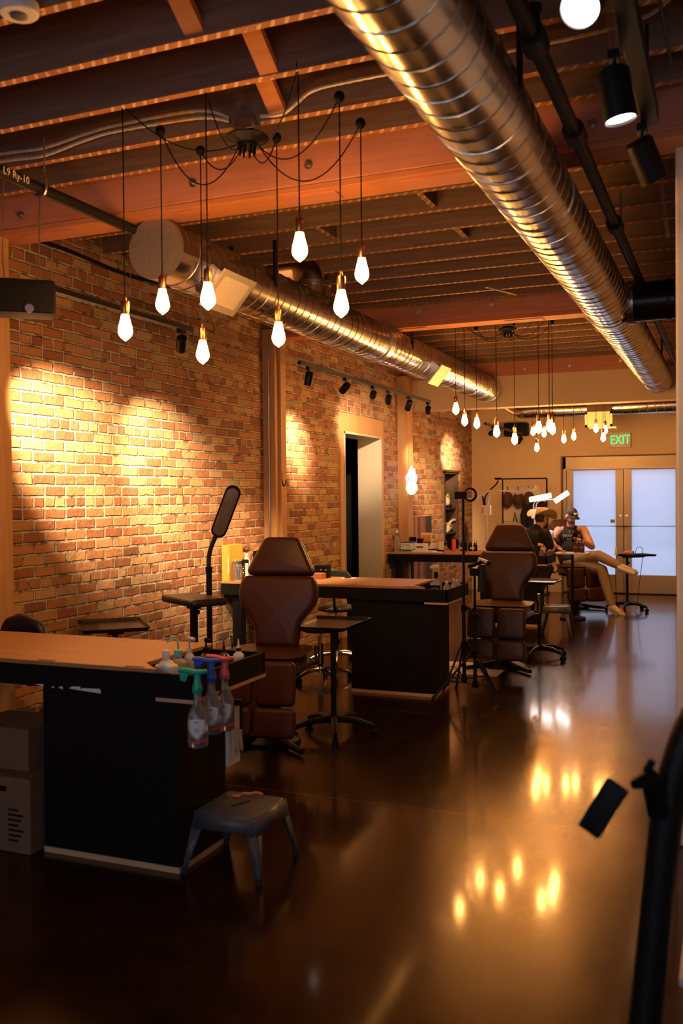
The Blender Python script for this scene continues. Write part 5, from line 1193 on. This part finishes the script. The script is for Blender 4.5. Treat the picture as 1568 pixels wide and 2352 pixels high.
bd = MB(); bd.m = Matrix.Translation(hc) @ HF; bd.ell((0,.036,-.068), (.056,.056,.048), 16, 10); bd.obj('beard', M['beard'], pc)
hr = MB(); hr.m = Matrix.Translation(hc) @ HF; hr.ell((0,-.026,.0), (.080,.082,.075), 16, 10); hr.obj('hair', M['hair'], pc)
ey = MB(); ey.m = Matrix.Translation(hc) @ HF
for s in (-1, 1): ey.ell((s*.030,.083,.012), (.010,.006,.005), 8, 6)
ey.obj('eyes', M['hair'], pc)
# chest lettering on the top, pale strokes
lt = MB(); fx = frame((.32,-.95,.12)); lt.m = Matrix.Translation(L((-2.182,13.975,1.055))) @ fx
random.seed(3)
for i in range(11):
    x_ = -.125 + .0235*i; y_ = -.02*(i/5-1)**2*1.2 + .002; h_ = .030 + .012*abs(i-5)/5
    lt.tube([(x_,y_,-h_/2),(x_,y_,h_/2)], .0035, 5); lt.tube([(x_,y_,h_/2*(1 if i % 2 else -.1)),(x_+.014,y_,h_/2*(1 if i % 3 else .2))], .003, 5)
for i in range(6): lt.tube([(-.06+.023*i,.004,-.050),(-.048+.023*i,.004,-.050)], .006, 5)
lt.tube(spline([(-.02,.0,.04),(-.03,.0,.06),(-.015,.0,.08)], 4), .003, 5); lt.tube(spline([(.02,.0,.04),(.03,.0,.06),(.015,.0,.08)], 4), .003, 5)
lt.obj('chest_print', M['skull'], top)
ph = thing('phone', 'dark phone held by the seated man with the cap', 'phone', (-2.10, 13.735, 1.035), 20); MB().at(0,0,0,-62,0,0).pad(rrect(.075,.15,.01,3), .009, .003, 2).obj('phone_body', M['blkpl'], ph)
# --- artist with cowboy hat
pa = thing('person', 'man in tan cowboy hat and black shirt seen from behind, leaning to the client', 'person', (-2.68, 13.4, 0))
def A(p): return Vector(p) - Vector((-2.68, 13.4, 0))
af = Vector((.62,.74,-.28)); AF = frame(af); ac = A((-2.535,13.565,1.315))
b = MB(); head_shape(b, ac, AF); limb(b, [A((-2.60,13.49,1.14)), A((-2.55,13.55,1.25))], [.064,.058])
b.ell(A((-2.63,13.44,1.02)), (.15,.12,.17), 18, 12); b.ell(A((-2.68,13.39,.82)), (.15,.12,.17), 18, 12); b.ell(A((-2.70,13.36,.67)), (.17,.14,.11), 18, 12)
arR = [A((-2.455,13.37,1.105)), A((-2.375,13.42,.87)), A((-2.425,13.66,1.075))]; arL = [A((-2.79,13.53,1.12)), A((-2.76,13.76,.93)), A((-2.56,13.86,1.04))]
limb(b, arR, [.060,.046,.030]); limb(b, arL, [.060,.046,.030]); hand(b, arR[2], (-.1,.8,.3), 1, (-.6,.1,-.5), .6); hand(b, arL[2], (.9,.1,.1), -1, (0,-.1,-1), .6)
lR = [A((-2.60,13.36,.66)), A((-2.42,13.44,.60)), A((-2.62,13.20,.10))]; lL = [A((-2.78,13.40,.66)), A((-2.98,13.74,.58)), A((-2.98,13.66,.10))]
limb(b, lR, [.09,.065,.042]); limb(b, lL, [.09,.065,.042]); fuse(b, 'body', M['skin'], pa)
s_ = MB(); s_.ell(A((-2.65,13.44,1.02)), (.19,.145,.175), 18, 12); s_.ell(A((-2.69,13.39,.83)), (.178,.142,.19), 18, 12); s_.ell(A((-2.65,13.46,1.11)), (.20,.115,.075), 16, 10); s_.tube([A((-2.61,13.47,1.14)), A((-2.585,13.515,1.20))], [.085,.068], 14)
limb(s_, [arR[0], arR[0].lerp(arR[1], .75)], [.078,.062]); limb(s_, [arL[0], arL[1]], [.078,.058]); fuse(s_, 'shirt', M['cloth'], pa, .008)
q = MB(); limb(q, lR, [.105,.078,.055]); limb(q, lL, [.105,.078,.055]); q.ell(A((-2.70,13.36,.66)), (.18,.15,.11), 18, 12); fuse(q, 'trousers', M['cloth'], pa, .009)
for lg in (lR, lL): k = MB(); k.tube([lg[2] + Vector((-.03,-.03,-.055)), lg[2] + Vector((.04,.06,-.06)), lg[2] + Vector((.09,.13,-.07))], [.045,.045,.03], 10); k.obj('boot', M['leath2'], pa)
gl = MB(); hand(gl, arR[2], (-.1,.8,.3), 1, (-.6,.1,-.5), .6, 1.16); fuse(gl, 'glove', M['white'], pa, .005); gl = MB(); hand(gl, arL[2], (.9,.1,.1), -1, (0,-.1,-1), .6, 1.16); fuse(gl, 'glove', M['white'], pa, .005)
ht = MB(); ht.m = Matrix.Translation(ac) @ frame((.62,.74,-.10)); N_ = 40; vs = []; fs = []
rows = [(.0,.155,0),(.35,.150,0),(.75,.142,0),(.93,.125,0),(1.0,.10,0),(1.03,.06,0),(1.04,.048,0),(1.10,.045,0)]
prof = [(.035,.150),(.060,.165),(.074,.140),(.082,.095),(.086,.055),(.095,.046),(.14,.048),(.175,.052),(.205,.052)]
for r_, z_ in prof:
    for i in range(N_):
        a_ = 2*PI*i/N_; cx_, sy_ = math.cos(a_), math.sin(a_)
        k_ = max(0, (r_-.10)/.105); z2 = z_ + k_**1.4*(.085*cx_*cx_ - .045*sy_*sy_)
        if r_ < .08: z2 -= .05*math.exp(-(r_*cx_/.022)**2)*(1-.3*abs(sy_))
        vs.append((r_*cx_*(1.0 if r_ < .1 else .95), r_*sy_*1.14, z2))
vs.append((0,0,.10)); c_ = len(vs)-1
for j in range(len(prof)-1):
    for i in range(N_): fs.append((j*N_+i, j*N_+(i+1)%N_, (j+1)*N_+(i+1)%N_, (j+1)*N_+i))
for i in range(N_): fs.append((i, c_, (i+1)%N_))
ht.add(vs, fs); ho = ht.obj('cowboy_hat', M['felt'], pa, ang=70); sm = ho.modifiers.new('thick','SOLIDIFY'); sm.thickness = .005; ss = ho.modifiers.new('sub','SUBSURF'); ss.levels = 1; ss.render_levels = 2
hr = MB(); hr.m = Matrix.Translation(ac) @ AF; hr.ell((0,-.03,.005), (.080,.080,.080), 16, 10); hr.obj('hair', M['hair'], pa)
ear = MB(); ear.m = Matrix.Translation(ac) @ AF; ear.tube([(.086,.012,-.02),(.088,.02,-.06)], .005, 6); ear.obj('earbud', M['white'], pa)
o = MB().tube([(-2.47,13.72,1.10),(-2.43,13.78,1.14)], [.014,.016], 10).ell((-2.425,13.785,1.145), (.022,.022,.022)).obj('tattoo_machine', M['blkpl']); tag(o, 'black tattoo machine in the gloved hand', 'tattoo machine')
stool(-2.71, 13.34, 30, 'black rolling stool under the man with the cowboy hat', .56, 'blkmet')

# ------------------------------------------------------------------ render settings
S.view_settings.view_transform = 'Standard'; S.view_settings.look = 'None'; S.view_settings.gamma = 1; S.view_settings.use_curve_mapping = False
S.view_settings.exposure = 0.0
S.cycles.use_denoising = True; S.cycles.max_bounces = 8; S.cycles.diffuse_bounces = 4; S.cycles.glossy_bounces = 4; S.cycles.transmission_bounces = 8
S.cycles.sample_clamp_indirect = 6; S.cycles.caustics_reflective = False; S.cycles.caustics_refractive = False; S.cycles.blur_glossy = 0.1
